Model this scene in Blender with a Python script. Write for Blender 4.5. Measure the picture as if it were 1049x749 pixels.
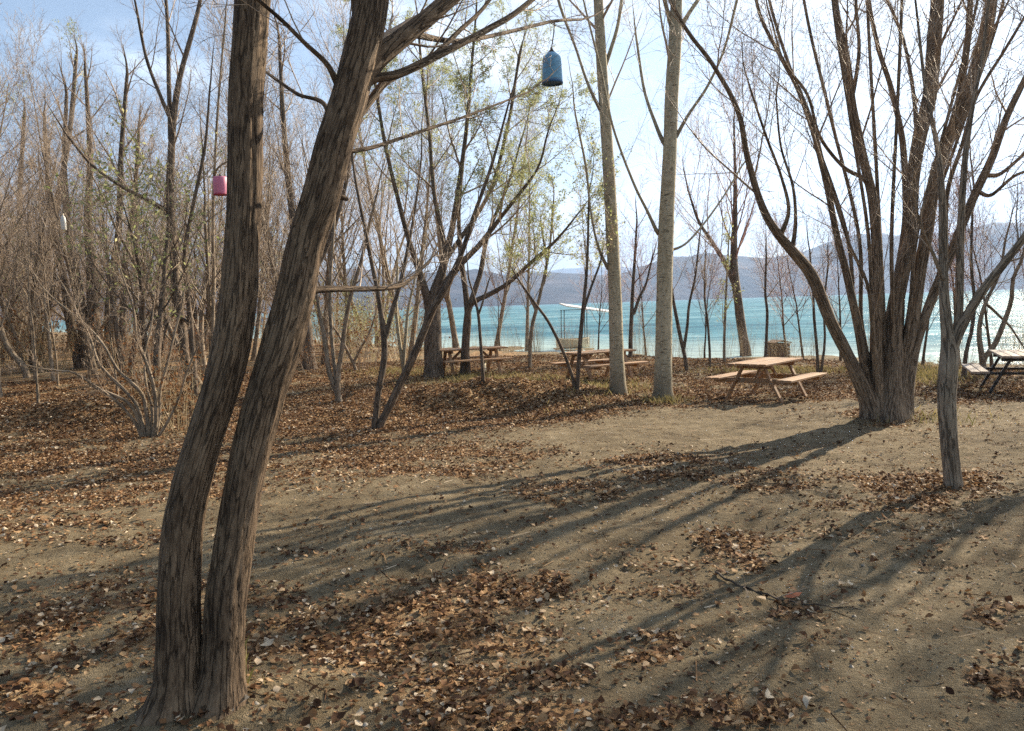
import bpy, math, random
import numpy as np
from mathutils import Vector, Matrix

for o in list(bpy.data.objects):
    bpy.data.objects.remove(o, do_unlink=True)
SC = bpy.context.scene
COL = SC.collection
R = math.radians

# ------------------------------------------------------------------ camera
W, H, F = 1049.0, 749.0, 820.0
CAMZ = 1.6
PITCH, ROLL = R(4.35), R(1.85)
_f = np.array([0, math.cos(PITCH), -math.sin(PITCH)])
_r0 = np.array([1.0, 0, 0]); _u0 = np.array([0, math.sin(PITCH), math.cos(PITCH)])
_r = _r0*math.cos(ROLL) - _u0*math.sin(ROLL)
_u = _u0*math.cos(ROLL) + _r0*math.sin(ROLL)
CAM = np.array([0, 0, CAMZ])
cd = bpy.data.cameras.new('camera'); cam = bpy.data.objects.new('camera', cd); COL.objects.link(cam)
cd.sensor_fit = 'HORIZONTAL'; cd.sensor_width = 36.0; cd.lens = 36.0*F/W
cd.clip_start = 0.05; cd.clip_end = 40000
cam.matrix_world = Matrix(((_r[0], _u[0], -_f[0], 0), (_r[1], _u[1], -_f[1], 0), (_r[2], _u[2], -_f[2], CAMZ), (0, 0, 0, 1)))
SC.camera = cam

# ------------------------------------------------------------------ sky, sun, exposure
SUN_AZ, SUN_EL = R(45.5), R(26)
sun_dir = Vector((math.sin(SUN_AZ)*math.cos(SUN_EL), math.cos(SUN_AZ)*math.cos(SUN_EL), math.sin(SUN_EL)))
world = bpy.data.worlds.new('World'); SC.world = world; world.use_nodes = True
nt = world.node_tree; nt.nodes.clear()
def N(t, typ, **kw):
    n = t.nodes.new(typ)
    for k, v in kw.items():
        if k in ('ins',):
            for a, b in v.items(): n.inputs[a].default_value = b
        else: setattr(n, k, v)
    return n
wo = N(nt, 'ShaderNodeOutputWorld'); bg = N(nt, 'ShaderNodeBackground'); nt.links.new(bg.outputs[0], wo.inputs[0])
sky = N(nt, 'ShaderNodeTexSky', sky_type='NISHITA', sun_disc=False)
sky.sun_elevation = SUN_EL; sky.sun_rotation = SUN_AZ; sky.air_density = 1.0; sky.dust_density = 0.7; sky.ozone_density = 1.8
tc = N(nt, 'ShaderNodeTexCoord'); sep = N(nt, 'ShaderNodeSeparateXYZ'); nt.links.new(tc.outputs['Generated'], sep.inputs[0])
zz = N(nt, 'ShaderNodeMath', operation='ADD', ins={1: 0.22}); nt.links.new(sep.outputs[2], zz.inputs[0])
dv = N(nt, 'ShaderNodeVectorMath', operation='DIVIDE'); cmb = N(nt, 'ShaderNodeCombineXYZ')
for i in range(3): nt.links.new(zz.outputs[0], cmb.inputs[i])
nt.links.new(tc.outputs['Generated'], dv.inputs[0]); nt.links.new(cmb.outputs[0], dv.inputs[1])
mpg = N(nt, 'ShaderNodeMapping'); mpg.inputs['Location'].default_value = (3.1, 0.4, 0.0); mpg.inputs['Scale'].default_value = (1.0, 1.0, 0.4)
nt.links.new(dv.outputs[0], mpg.inputs[0])
cn = N(nt, 'ShaderNodeTexNoise', ins={'Scale': 1.5, 'Detail': 7.0, 'Roughness': 0.58}); nt.links.new(mpg.outputs[0], cn.inputs['Vector'])
# thicker cloud towards the sun side (east of the view), thinner to the west
lin = N(nt, 'ShaderNodeMath', operation='MULTIPLY_ADD', ins={1: 0.26, 2: 0.03}); nt.links.new(sep.outputs[0], lin.inputs[0])
sm = N(nt, 'ShaderNodeMath', operation='ADD'); nt.links.new(cn.outputs[0], sm.inputs[0]); nt.links.new(lin.outputs[0], sm.inputs[1])
cr = N(nt, 'ShaderNodeMapRange', interpolation_type='SMOOTHSTEP', ins={'From Min': 0.40, 'From Max': 0.60, 'To Min': 0.12, 'To Max': 0.94})
nt.links.new(sm.outputs[0], cr.inputs[0])
sd = N(nt, 'ShaderNodeVectorMath', operation='DOT_PRODUCT'); nt.links.new(tc.outputs['Generated'], sd.inputs[0]); sd.inputs[1].default_value = tuple(sun_dir)
glow = N(nt, 'ShaderNodeMapRange', interpolation_type='SMOOTHSTEP', ins={'From Min': -0.2, 'From Max': 0.42, 'To Min': 1.0, 'To Max': 9.2}); nt.links.new(sd.outputs['Value'], glow.inputs[0])
cn2 = N(nt, 'ShaderNodeTexNoise', ins={'Scale': 3.2, 'Detail': 5.0}); nt.links.new(mpg.outputs[0], cn2.inputs['Vector'])
cv = N(nt, 'ShaderNodeMapRange', ins={'From Min': 0.3, 'From Max': 0.7, 'To Min': 0.74, 'To Max': 1.22}); nt.links.new(cn2.outputs[0], cv.inputs[0])
gm = N(nt, 'ShaderNodeMath', operation='MULTIPLY'); nt.links.new(glow.outputs[0], gm.inputs[0]); nt.links.new(cv.outputs[0], gm.inputs[1])
cc = N(nt, 'ShaderNodeMix', data_type='RGBA', blend_type='MULTIPLY', ins={0: 1.0}); 
tf = N(nt, 'ShaderNodeMapRange', ins={'From Min': 0.15, 'From Max': 0.62}); nt.links.new(sd.outputs['Value'], tf.inputs[0])
tm = N(nt, 'ShaderNodeMix', data_type='RGBA'); nt.links.new(tf.outputs[0], tm.inputs[0]); tm.inputs[6].default_value = (0.70, 0.93, 1.17, 1); tm.inputs[7].default_value = (0.95, 0.99, 1.04, 1)
nt.links.new(tm.outputs[2], cc.inputs[6])
gcol = N(nt, 'ShaderNodeCombineColor'); [nt.links.new(gm.outputs[0], gcol.inputs[i]) for i in range(3)]; nt.links.new(gcol.outputs[0], cc.inputs[7])
mx = N(nt, 'ShaderNodeMix', data_type='RGBA'); nt.links.new(cr.outputs[0], mx.inputs[0]); nt.links.new(sky.outputs[0], mx.inputs[6])
nt.links.new(cc.outputs[2], mx.inputs[7])
nt.links.new(mx.outputs[2], bg.inputs[0]); bg.inputs[1].default_value = 0.05
sl = bpy.data.lights.new('sun', 'SUN'); sl.energy = 5.0; sl.angle = R(0.5); sl.color = (1.0, 0.85, 0.64)
so = bpy.data.objects.new('sun', sl); COL.objects.link(so); so.rotation_mode = 'QUATERNION'
so.rotation_quaternion = sun_dir.to_track_quat('Z', 'Y'); so.location = sun_dir*60
SC.view_settings.view_transform = 'Standard'; SC.view_settings.look = 'None'
SC.view_settings.gamma = 1.0; SC.view_settings.use_curve_mapping = False
SC.view_settings.exposure = 1.58
SC.render.engine = 'CYCLES'
SC.cycles.max_bounces = 6; SC.cycles.diffuse_bounces = 3; SC.cycles.glossy_bounces = 2; SC.cycles.transmission_bounces = 3
SC.cycles.volume_bounces = 0; SC.cycles.transparent_max_bounces = 8
SC.cycles.use_denoising = False

# ------------------------------------------------------------------ geometry of the view
def P(px, py, depth):
    return CAM + (_f + _r*((px-W/2)/F) + _u*((H/2-py)/F))*depth
def to_px(x, y, z):
    dx = np.stack([x, y, z-CAMZ], -1)
    d = np.maximum(dx @ _f, 1e-3)
    return W/2 + F*(dx @ _r)/d, H/2 - F*(dx @ _u)/d, dx @ _f
_tab = np.random.RandomState(7).rand(256, 256)
def vnoise(x, y):
    xi = np.floor(x).astype(int); yi = np.floor(y).astype(int); fx = x-xi; fy = y-yi
    fx = fx*fx*(3-2*fx); fy = fy*fy*(3-2*fy)
    g = lambda a, b: _tab[a & 255, b & 255]
    return (g(xi, yi)*(1-fx)+g(xi+1, yi)*fx)*(1-fy) + (g(xi, yi+1)*(1-fx)+g(xi+1, yi+1)*fx)*fy
def fbm(x, y, s, o=4, seed=0):
    v = 0; a = 0.5; t = 0
    for i in range(o):
        v = v + a*vnoise(x*s+17.3*i+seed*5.7, y*s-9.1*i+seed*3.3); t += a; a *= 0.5; s *= 2.03
    return v/t
def sstep(a, b, x):
    t = np.clip((x-a)/(b-a), 0, 1); return t*t*(3-2*t)
ZW = -0.80
def shore(x, y):
    return (x-14)*0.78 + (y-26.4)*0.625 + 0.9*np.sin(y*0.21+x*0.13) + 1.6*(fbm(x, y, 0.12, 2, 3)-0.5)
_rf = np.random.RandomState(55); PRINTS = []
for _ in range(26):                                             # short runs of footprints across the bare soil
    x_, y_, a_ = _rf.uniform(-1.5, 4.5), _rf.uniform(3.4, 11), _rf.uniform(0, 6.28)
    for k_ in range(5): PRINTS.append((x_+math.cos(a_)*.62*k_+(-1)**k_*.09*math.sin(a_), y_+math.sin(a_)*.62*k_-(-1)**k_*.09*math.cos(a_), a_+_rf.normal()*.15, _rf.uniform(.010, .024)))
FEET = [(-1.26, 3.2, .34, .07), (5.4, 11.9, .8, .10), (3.9, 7.0, .3, .05), (2.35, 17.7, .5, .06), (3.15, 16.7, .5, .06)]
def G(x, y):
    x = np.asarray(x, float); y = np.asarray(y, float)
    z = -0.42*sstep(3, 17, y)
    d = shore(x, y)
    z = z - 0.38*sstep(-7, 0, d) - 2.0*sstep(0, 30, d)
    for (cx, cy, rx, ry, h, a) in ((-1.1, 15.6, 2.3, 0.85, 0.48, 0.10), (0.8, 16.6, 1.6, 0.8, 0.28, 0.2), (-8.4, 15.0, 2.2, 0.9, 0.46, 0.15), (-2.9, 14.4, 1.2, .7, .16, 0)):
        c, s = math.cos(a), math.sin(a)
        u = ((x-cx)*c+(y-cy)*s)/rx; v = (-(x-cx)*s+(y-cy)*c)/ry
        z = z + h*np.exp(-(u*u+v*v))*(0.7+0.6*fbm(x, y, 1.3, 3, 2))
    for (cx, cy, rr_, h) in FEET: z = z + h*np.exp(-((x-cx)**2+(y-cy)**2)/rr_**2)
    if z.size > 50:
        sel = np.nonzero(((y > 1) & (y < 15) & (np.abs(x) < 10)).ravel())[0]
        if len(sel):
            xs_, ys_ = x.ravel()[sel], y.ravel()[sel]; dz_ = 0*xs_
            for (cx, cy, a_, h) in PRINTS:
                u = (xs_-cx)*math.cos(a_)+(ys_-cy)*math.sin(a_); v = -(xs_-cx)*math.sin(a_)+(ys_-cy)*math.cos(a_); e = (u/.14)**2+(v/.055)**2
                dz_ -= h*np.exp(-e**1.5) - .35*h*np.exp(-(np.sqrt(e)-1.5)**2*4)
            zf = z.ravel().copy(); zf[sel] += dz_; z = zf.reshape(z.shape)
    near = 1-sstep(60, 140, np.hypot(x, y))
    z = z + near*(0.12*(fbm(x, y, 0.35, 2, 1)-0.5) + 0.06*(fbm(x, y, 1.5, 3, 5)-0.5) + 0.032*(fbm(x, y, 6.0, 3, 6)-0.5) + 0.03*(fbm(x*.6+y*.8, x*.8-y*.6, 2.2, 2, 12)-.5))
    return z
def gz(x, y): return float(G(np.array([x]), np.array([y]))[0])
def hit(px, py):
    d = P(px, py, 1.0) - CAM
    t = np.linspace(1.5, 160, 6000)
    q = CAM + d*t[:, None]
    below = q[:, 2] < G(q[:, 0], q[:, 1])
    i = int(np.argmax(below)) if below.any() else len(t)-1
    return q[i], float(t[i])

# ------------------------------------------------------------------ materials
def mat(name):
    m = bpy.data.materials.new(name); m.use_nodes = True; t = m.node_tree; t.nodes.clear()
    out = N(t, 'ShaderNodeOutputMaterial'); b = N(t, 'ShaderNodeBsdfPrincipled'); t.links.new(b.outputs[0], out.inputs[0])
    return m, t, b
def ramp(t, src, stops):
    r = N(t, 'ShaderNodeValToRGB'); e = r.color_ramp.elements
    while len(e) < len(stops): e.new(0.5)
    for k, (p, c) in enumerate(stops): e[k].position = p; e[k].color = (*c, 1)
    t.links.new(src, r.inputs[0]); return r.outputs[0]
def bump(t, b, src, strength, dist):
    n = N(t, 'ShaderNodeBump', ins={'Strength': strength, 'Distance': dist}); t.links.new(src, n.inputs['Height']); t.links.new(n.outputs[0], b.inputs['Normal'])
def bark_mat(name, dark, light, scale=(22, 22, 3.5), bd=0.02, bs=0.9, hor=False, patch=0.35, crack=.25):
    m, t, b = mat(name)
    a = N(t, 'ShaderNodeAttribute', attribute_name='bark'); mp = N(t, 'ShaderNodeMapping'); mp.inputs['Scale'].default_value = scale
    t.links.new(a.outputs['Vector'], mp.inputs[0])
    n1 = N(t, 'ShaderNodeTexNoise', ins={'Scale': 1.0, 'Detail': 8.0, 'Roughness': 0.7, 'Distortion': 0.3}); t.links.new(mp.outputs[0], n1.inputs['Vector'])
    n2 = N(t, 'ShaderNodeTexNoise', ins={'Scale': 3.0, 'Detail': 3.0}); t.links.new(a.outputs['Vector'], n2.inputs['Vector'])
    ad = N(t, 'ShaderNodeMath', operation='MULTIPLY_ADD', ins={1: patch, 2: -patch*0.5}); t.links.new(n2.outputs[0], ad.inputs[0])
    s = N(t, 'ShaderNodeMath', operation='ADD'); t.links.new(n1.outputs[0], s.inputs[0]); t.links.new(ad.outputs[0], s.inputs[1])
    mid = tuple((p+q)*0.5 for p, q in zip(dark, light))
    c = ramp(t, s.outputs[0], [(0.34, dark), (0.52, mid), (0.70, light)])
    # furrows: thin dark lines where a stretched noise crosses its middle
    mq = N(t, 'ShaderNodeMapping'); mq.inputs['Scale'].default_value = (scale[0], scale[1], scale[2]*.42); t.links.new(a.outputs['Vector'], mq.inputs[0])
    n4 = N(t, 'ShaderNodeTexNoise', ins={'Scale': 0.75, 'Detail': 3.0, 'Roughness': 0.5, 'Distortion': 0.5}); t.links.new(mq.outputs[0], n4.inputs['Vector'])
    f1 = N(t, 'ShaderNodeMath', operation='SUBTRACT', ins={1: 0.5}); t.links.new(n4.outputs[0], f1.inputs[0])
    f2 = N(t, 'ShaderNodeMath', operation='ABSOLUTE'); t.links.new(f1.outputs[0], f2.inputs[0])
    f3 = N(t, 'ShaderNodeMapRange', interpolation_type='SMOOTHSTEP', ins={'From Min': 0.0, 'From Max': 0.045}); t.links.new(f2.outputs[0], f3.inputs[0])
    fa = N(t, 'ShaderNodeMapRange', ins={'To Min': crack if not hor else 0.8, 'To Max': 1.0}); t.links.new(f3.outputs[0], fa.inputs[0])
    mf = N(t, 'ShaderNodeMix', data_type='RGBA'); t.links.new(fa.outputs[0], mf.inputs[0]); mf.inputs[6].default_value = (*[v*.35 for v in dark], 1); t.links.new(c, mf.inputs[7]); c = mf.outputs[2]
    hgt = N(t, 'ShaderNodeMath', operation='MULTIPLY_ADD', ins={1: 0.55}); t.links.new(n1.outputs[0], hgt.inputs[0]); t.links.new(fa.outputs[0], hgt.inputs[2])
    if hor:
        mp2 = N(t, 'ShaderNodeMapping'); mp2.inputs['Scale'].default_value = (5, 5, 34); t.links.new(a.outputs['Vector'], mp2.inputs[0])
        n3 = N(t, 'ShaderNodeTexNoise', ins={'Scale': 1.0, 'Detail': 3.0}); t.links.new(mp2.outputs[0], n3.inputs['Vector'])
        f = ramp(t, n3.outputs[0], [(0.56, (0, 0, 0)), (0.70, (1, 1, 1))])
        mm = N(t, 'ShaderNodeMix', data_type='RGBA'); t.links.new(f, mm.inputs[0]); t.links.new(c, mm.inputs[6]); mm.inputs[7].default_value = (0.085, 0.07, 0.05, 1); c = mm.outputs[2]
        # rougher dark bark at the foot
        sp = N(t, 'ShaderNodeSeparateXYZ'); t.links.new(a.outputs['Vector'], sp.inputs[0])
        fm = N(t, 'ShaderNodeMapRange', ins={'From Min': 0.15, 'From Max': 0.9, 'To Min': 0.75, 'To Max': 0.0}); t.links.new(sp.outputs[2], fm.inputs[0])
        m3 = N(t, 'ShaderNodeMix', data_type='RGBA'); t.links.new(fm.outputs[0], m3.inputs[0]); t.links.new(c, m3.inputs[6]); m3.inputs[7].default_value = (0.13, 0.105, 0.075, 1); c = m3.outputs[2]
    t.links.new(c, b.inputs['Base Color']); b.inputs['Roughness'].default_value = 0.85; b.inputs['Specular IOR Level'].default_value = 0.25
    bump(t, b, hgt.outputs[0], bs, bd)
    return m
M = {}
M['bark_fork'] = bark_mat('bark_fork', (0.078, 0.050, 0.031), (0.285, 0.20, 0.128), (28, 28, 13), 0.022, 1.0, patch=.6, crack=.42)
M['bark_willow'] = bark_mat('bark_willow', (0.14, 0.10, 0.07), (0.38, 0.29, 0.205), (24, 24, 8.0), 0.02)
M['bark_dark'] = bark_mat('bark_dark', (0.095, 0.07, 0.05), (0.25, 0.19, 0.14), (22, 22, 8), 0.02)
M['bark_grey'] = bark_mat('bark_grey', (0.18, 0.135, 0.095), (0.43, 0.345, 0.25), (22, 22, 8), 0.012)
M['bark_poplar'] = bark_mat('bark_poplar', (0.31, 0.265, 0.175), (0.56, 0.50, 0.37), (14, 14, 9), 0.012, 0.6, True)
def twig_mat(name, a, bcol):
    m, t, b = mat(name)
    g = N(t, 'ShaderNodeNewGeometry'); c = ramp(t, g.outputs['Random Per Island'], [(0.0, a), (1.0, bcol)])
    t.links.new(c, b.inputs['Base Color']); b.inputs['Roughness'].default_value = 0.6; b.inputs['Specular IOR Level'].default_value = 0.35
    return m
M['twig'] = twig_mat('twig', (0.20, 0.142, 0.098), (0.46, 0.35, 0.25))
M['twig_grey'] = twig_mat('twig_grey', (0.24, 0.18, 0.135), (0.50, 0.40, 0.30))
M['twig_red'] = twig_mat('twig_red', (0.22, 0.11, 0.09), (0.44, 0.26, 0.20))
M['twig_straw'] = twig_mat('twig_straw', (0.32, 0.24, 0.13), (0.56, 0.45, 0.27))
def leaf_mat(name, stops, trans=0.35):
    m, t, b = mat(name)
    g = N(t, 'ShaderNodeNewGeometry'); c = ramp(t, g.outputs['Random Per Island'], stops)
    out = [n for n in t.nodes if n.type == 'OUTPUT_MATERIAL'][0]
    tr = N(t, 'ShaderNodeBsdfTranslucent'); ms = N(t, 'ShaderNodeMixShader', ins={0: trans})
    t.links.new(c, b.inputs['Base Color']); t.links.new(c, tr.inputs[0]); b.inputs['Roughness'].default_value = 0.75; b.inputs['Specular IOR Level'].default_value = 0.12
    t.links.new(b.outputs[0], ms.inputs[1]); t.links.new(tr.outputs[0], ms.inputs[2]); t.links.new(ms.outputs[0], out.inputs[0])
    return m
M['leaf_green'] = leaf_mat('leaf_green', [(0.0, (0.21, 0.25, 0.09)), (0.5, (0.34, 0.37, 0.16)), (1.0, (0.50, 0.48, 0.26))], 0.62)
M['leaf_fallen'] = leaf_mat('leaf_fallen', [(0.0, (0.045, 0.023, 0.014)), (0.30, (0.125, 0.062, 0.031)), (0.62, (0.27, 0.148, 0.070)), (0.87, (0.43, 0.285, 0.155)), (1.0, (0.64, 0.53, 0.39))], 0.15)
M['leaf_brown'] = leaf_mat('leaf_brown', [(0.0, (0.10, 0.045, 0.02)), (1.0, (0.28, 0.13, 0.05))], 0.3)
M['grass'] = leaf_mat('grass', [(0.0, (0.15, 0.15, 0.05)), (0.5, (0.30, 0.25, 0.11)), (1.0, (0.42, 0.34, 0.17))], 0.3)

def flat_mat(name, col, rough=0.6, var=0.25, scale=8.0, metal=0.0, bd=0.0):
    m, t, b = mat(name)
    tcn = N(t, 'ShaderNodeTexCoord'); n = N(t, 'ShaderNodeTexNoise', ins={'Scale': scale, 'Detail': 5.0, 'Roughness': 0.6}); t.links.new(tcn.outputs['Object'], n.inputs['Vector'])
    c = ramp(t, n.outputs[0], [(0.3, tuple(v*(1-var) for v in col)), (0.7, tuple(min(1, v*(1+var)) for v in col))])
    t.links.new(c, b.inputs['Base Color']); b.inputs['Roughness'].default_value = rough; b.inputs['Metallic'].default_value = metal
    if bd: bump(t, b, n.outputs[0], 0.6, bd)
    return m
def wood_mat(name, dark, light):
    m, t, b = mat(name)
    tcn = N(t, 'ShaderNodeTexCoord'); mp = N(t, 'ShaderNodeMapping'); mp.inputs['Scale'].default_value = (1.6, 26, 26); t.links.new(tcn.outputs['Object'], mp.inputs[0])
    n = N(t, 'ShaderNodeTexNoise', ins={'Scale': 1.0, 'Detail': 6.0, 'Roughness': 0.65, 'Distortion': 0.5}); t.links.new(mp.outputs[0], n.inputs['Vector'])
    g = N(t, 'ShaderNodeNewGeometry')
    ad = N(t, 'ShaderNodeMath', operation='MULTIPLY_ADD', ins={1: 0.22, 2: -0.11}); t.links.new(g.outputs['Random Per Island'], ad.inputs[0])
    s = N(t, 'ShaderNodeMath', operation='ADD'); t.links.new(n.outputs[0], s.inputs[0]); t.links.new(ad.outputs[0], s.inputs[1])
    c = ramp(t, s.outputs[0], [(0.3, dark), (0.7, light)])
    n5 = N(t, 'ShaderNodeTexNoise', ins={'Scale': 3.2, 'Detail': 6.0, 'Roughness': 0.7}); t.links.new(tcn.outputs['Object'], n5.inputs['Vector'])
    wf = ramp(t, n5.outputs[0], [(0.46, (0, 0, 0)), (0.66, (.75, .75, .75))]); mw = N(t, 'ShaderNodeMix', data_type='RGBA'); t.links.new(wf, mw.inputs[0]); t.links.new(c, mw.inputs[6]); mw.inputs[7].default_value = (.30*light[0]+.13, .30*light[0]+.075, .30*light[0]+.02, 1); c = mw.outputs[2]
    t.links.new(c, b.inputs['Base Color']); b.inputs['Roughness'].default_value = 0.75; bump(t, b, n.outputs[0], 0.4, 0.004)
    return m
M['wood'] = wood_mat('wood', (0.20, 0.10, 0.045), (0.45, 0.26, 0.13))
M['wood_grey'] = wood_mat('wood_grey', (0.24, 0.19, 0.15), (0.50, 0.42, 0.35))
M['steel'] = flat_mat('steel', (0.028, 0.024, 0.022), 0.5, 0.3, 20)
M['lantern_blue'] = flat_mat('lantern_blue', (0.16, 0.38, 0.58), 0.5, 0.2, 10)
M['lantern_blue_dark'] = flat_mat('lantern_blue_dark', (0.03, 0.11, 0.24), 0.6, 0.2, 9)
M['lantern_pink'] = flat_mat('lantern_pink', (0.60, 0.18, 0.29), 0.5, 0.2, 10)
M['lantern_pink_dark'] = flat_mat('lantern_pink_dark', (0.36, 0.04, 0.09), 0.6, 0.15, 9)
M['white'] = flat_mat('white', (0.72, 0.70, 0.66), 0.45, 0.08, 5)
M['cream'] = flat_mat('cream', (0.62, 0.53, 0.38), 0.5, 0.12, 3)
M['cord'] = flat_mat('cord', (0.05, 0.045, 0.04), 0.8, 0.2, 30)
M['brown_wood'] = wood_mat('brown_wood', (0.11, 0.062, 0.036), (0.24, 0.14, 0.085))

# soil
m, t, b = mat('soil'); M['soil'] = m
tcn = N(t, 'ShaderNodeTexCoord')
def noise(scale, detail=5, rough=0.6, dist=0.0):
    n = N(t, 'ShaderNodeTexNoise', ins={'Scale': scale, 'Detail': float(detail), 'Roughness': rough, 'Distortion': dist}); t.links.new(tcn.outputs['Object'], n.inputs['Vector']); return n.outputs[0]
nb, nm_, nf, ng = noise(0.7, 4), noise(5.0, 6, 0.65), noise(38.0, 4, 0.7), noise(160.0, 2, 0.7)
s1 = N(t, 'ShaderNodeMath', operation='MULTIPLY_ADD', ins={1: 0.75}); t.links.new(nb, s1.inputs[0]); t.links.new(nm_, s1.inputs[2])
s2 = N(t, 'ShaderNodeMath', operation='MULTIPLY_ADD', ins={1: 0.62}); t.links.new(nf, s2.inputs[0]); t.links.new(s1.outputs[0], s2.inputs[2])
s3 = N(t, 'ShaderNodeMath', operation='MULTIPLY_ADD', ins={1: 0.42}); t.links.new(ng, s3.inputs[0]); t.links.new(s2.outputs[0], s3.inputs[2])
mr = N(t, 'ShaderNodeMapRange', ins={'From Min': 1.02, 'From Max': 1.80}); t.links.new(s3.outputs[0], mr.inputs[0])
soilc = ramp(t, mr.outputs[0], [(0.0, (0.080, 0.058, 0.034)), (0.30, (0.168, 0.128, 0.077)), (0.60, (0.248, 0.196, 0.121)), (1.0, (0.39, 0.315, 0.21))])
at = N(t, 'ShaderNodeAttribute', attribute_name='litter')
vo = N(t, 'ShaderNodeTexVoronoi', ins={'Scale': 17.0}); t.links.new(tcn.outputs['Object'], vo.inputs['Vector'])
litc = ramp(t, vo.outputs['Color'], [(0.12, (0.13, 0.07, 0.036)), (0.45, (0.31, 0.175, 0.085)), (0.7, (0.45, 0.285, 0.145)), (0.92, (0.60, 0.45, 0.27))])
lm = N(t, 'ShaderNodeMath', operation='MULTIPLY_ADD', ins={1: 1.0}); 
ln = N(t, 'ShaderNodeMath', operation='MULTIPLY_ADD', ins={1: 1.6, 2: -0.85}); t.links.new(nm_, ln.inputs[0]); t.links.new(at.outputs['Fac'], lm.inputs[0]); t.links.new(ln.outputs[0], lm.inputs[2])
lf = N(t, 'ShaderNodeMapRange', interpolation_type='SMOOTHSTEP', ins={'From Min': 0.3, 'From Max': 0.75, 'To Max': 0.85}); t.links.new(lm.outputs[0], lf.inputs[0])
mm = N(t, 'ShaderNodeMix', data_type='RGBA'); t.links.new(lf.outputs[0], mm.inputs[0]); t.links.new(soilc, mm.inputs[6]); t.links.new(litc, mm.inputs[7])
t.links.new(mm.outputs[2], b.inputs['Base Color']); b.inputs['Roughness'].default_value = 0.95; b.inputs['Specular IOR Level'].default_value = 0.12
bump(t, b, s3.outputs[0], 1.0, 0.045)
# water
m, t, b = mat('lake_water'); M['water'] = m
tcn = N(t, 'ShaderNodeTexCoord'); mp = N(t, 'ShaderNodeMapping'); mp.inputs['Rotation'].default_value = (0, 0, R(-38)); mp.inputs['Scale'].default_value = (0.30, 1.0, 1.0)
t.links.new(tcn.outputs['Object'], mp.inputs[0])
w1 = N(t, 'ShaderNodeTexNoise', ins={'Scale': 0.55, 'Detail': 6.0, 'Roughness': 0.62, 'Distortion': 0.3}); t.links.new(mp.outputs[0], w1.inputs['Vector'])
w2 = N(t, 'ShaderNodeTexNoise', ins={'Scale': 0.05, 'Detail': 9.0, 'Roughness': 0.78}); t.links.new(mp.outputs[0], w2.inputs['Vector'])
w3 = N(t, 'ShaderNodeTexNoise', ins={'Scale': 0.10, 'Detail': 9.0, 'Roughness': 0.8}); t.links.new(tcn.outputs['Object'], w3.inputs['Vector'])
base = ramp(t, w2.outputs[0], [(0.40, (0.035, 0.125, 0.175)), (0.5, (0.08, 0.225, 0.275)), (0.60, (0.20, 0.37, 0.41))])
ad = N(t, 'ShaderNodeAttribute', attribute_name='shallow')
m1 = N(t, 'ShaderNodeMix', data_type='RGBA'); t.links.new(ad.outputs['Fac'], m1.inputs[0]); t.links.new(base, m1.inputs[6]); m1.inputs[7].default_value = (0.40, 0.50, 0.47, 1)
fo = ramp(t, w3.outputs[0], [(0.55, (0, 0, 0)), (0.70, (0.85, 0.85, 0.85))])
m2 = N(t, 'ShaderNodeMix', data_type='RGBA'); t.links.new(fo, m2.inputs[0]); t.links.new(m1.outputs[2], m2.inputs[6]); m2.inputs[7].default_value = (0.62, 0.72, 0.72, 1)
out = [n for n in t.nodes if n.type == 'OUTPUT_MATERIAL'][0]; t.nodes.remove(b)
df = N(t, 'ShaderNodeBsdfDiffuse'); gl = N(t, 'ShaderNodeBsdfGlossy', ins={'Roughness': 0.3}); ms = N(t, 'ShaderNodeMixShader', ins={0: 0.13})
bn = N(t, 'ShaderNodeBump', ins={'Strength': 1.0, 'Distance': 0.8}); t.links.new(w1.outputs[0], bn.inputs['Height'])
t.links.new(bn.outputs[0], df.inputs['Normal']); t.links.new(bn.outputs[0], gl.inputs['Normal']); t.links.new(m2.outputs[2], df.inputs[0])
t.links.new(df.outputs[0], ms.inputs[1]); t.links.new(gl.outputs[0], ms.inputs[2]); t.links.new(ms.outputs[0], out.inputs[0])
# hills
m, t, b = mat('far_hills'); M['hills'] = m
tcn = N(t, 'ShaderNodeTexCoord'); n = N(t, 'ShaderNodeTexNoise', ins={'Scale': 0.006, 'Detail': 8.0, 'Roughness': 0.65}); t.links.new(tcn.outputs['Object'], n.inputs['Vector'])
c = ramp(t, n.outputs[0], [(0.35, (0.022, 0.024, 0.030)), (0.5, (0.055, 0.047, 0.050)), (0.68, (0.13, 0.105, 0.10))])
t.links.new(c, b.inputs['Base Color']); b.inputs['Roughness'].default_value = 0.95; b.inputs['Specular IOR Level'].default_value = 0.05
bump(t, b, n.outputs[0], 0.8, 30.0)

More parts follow.
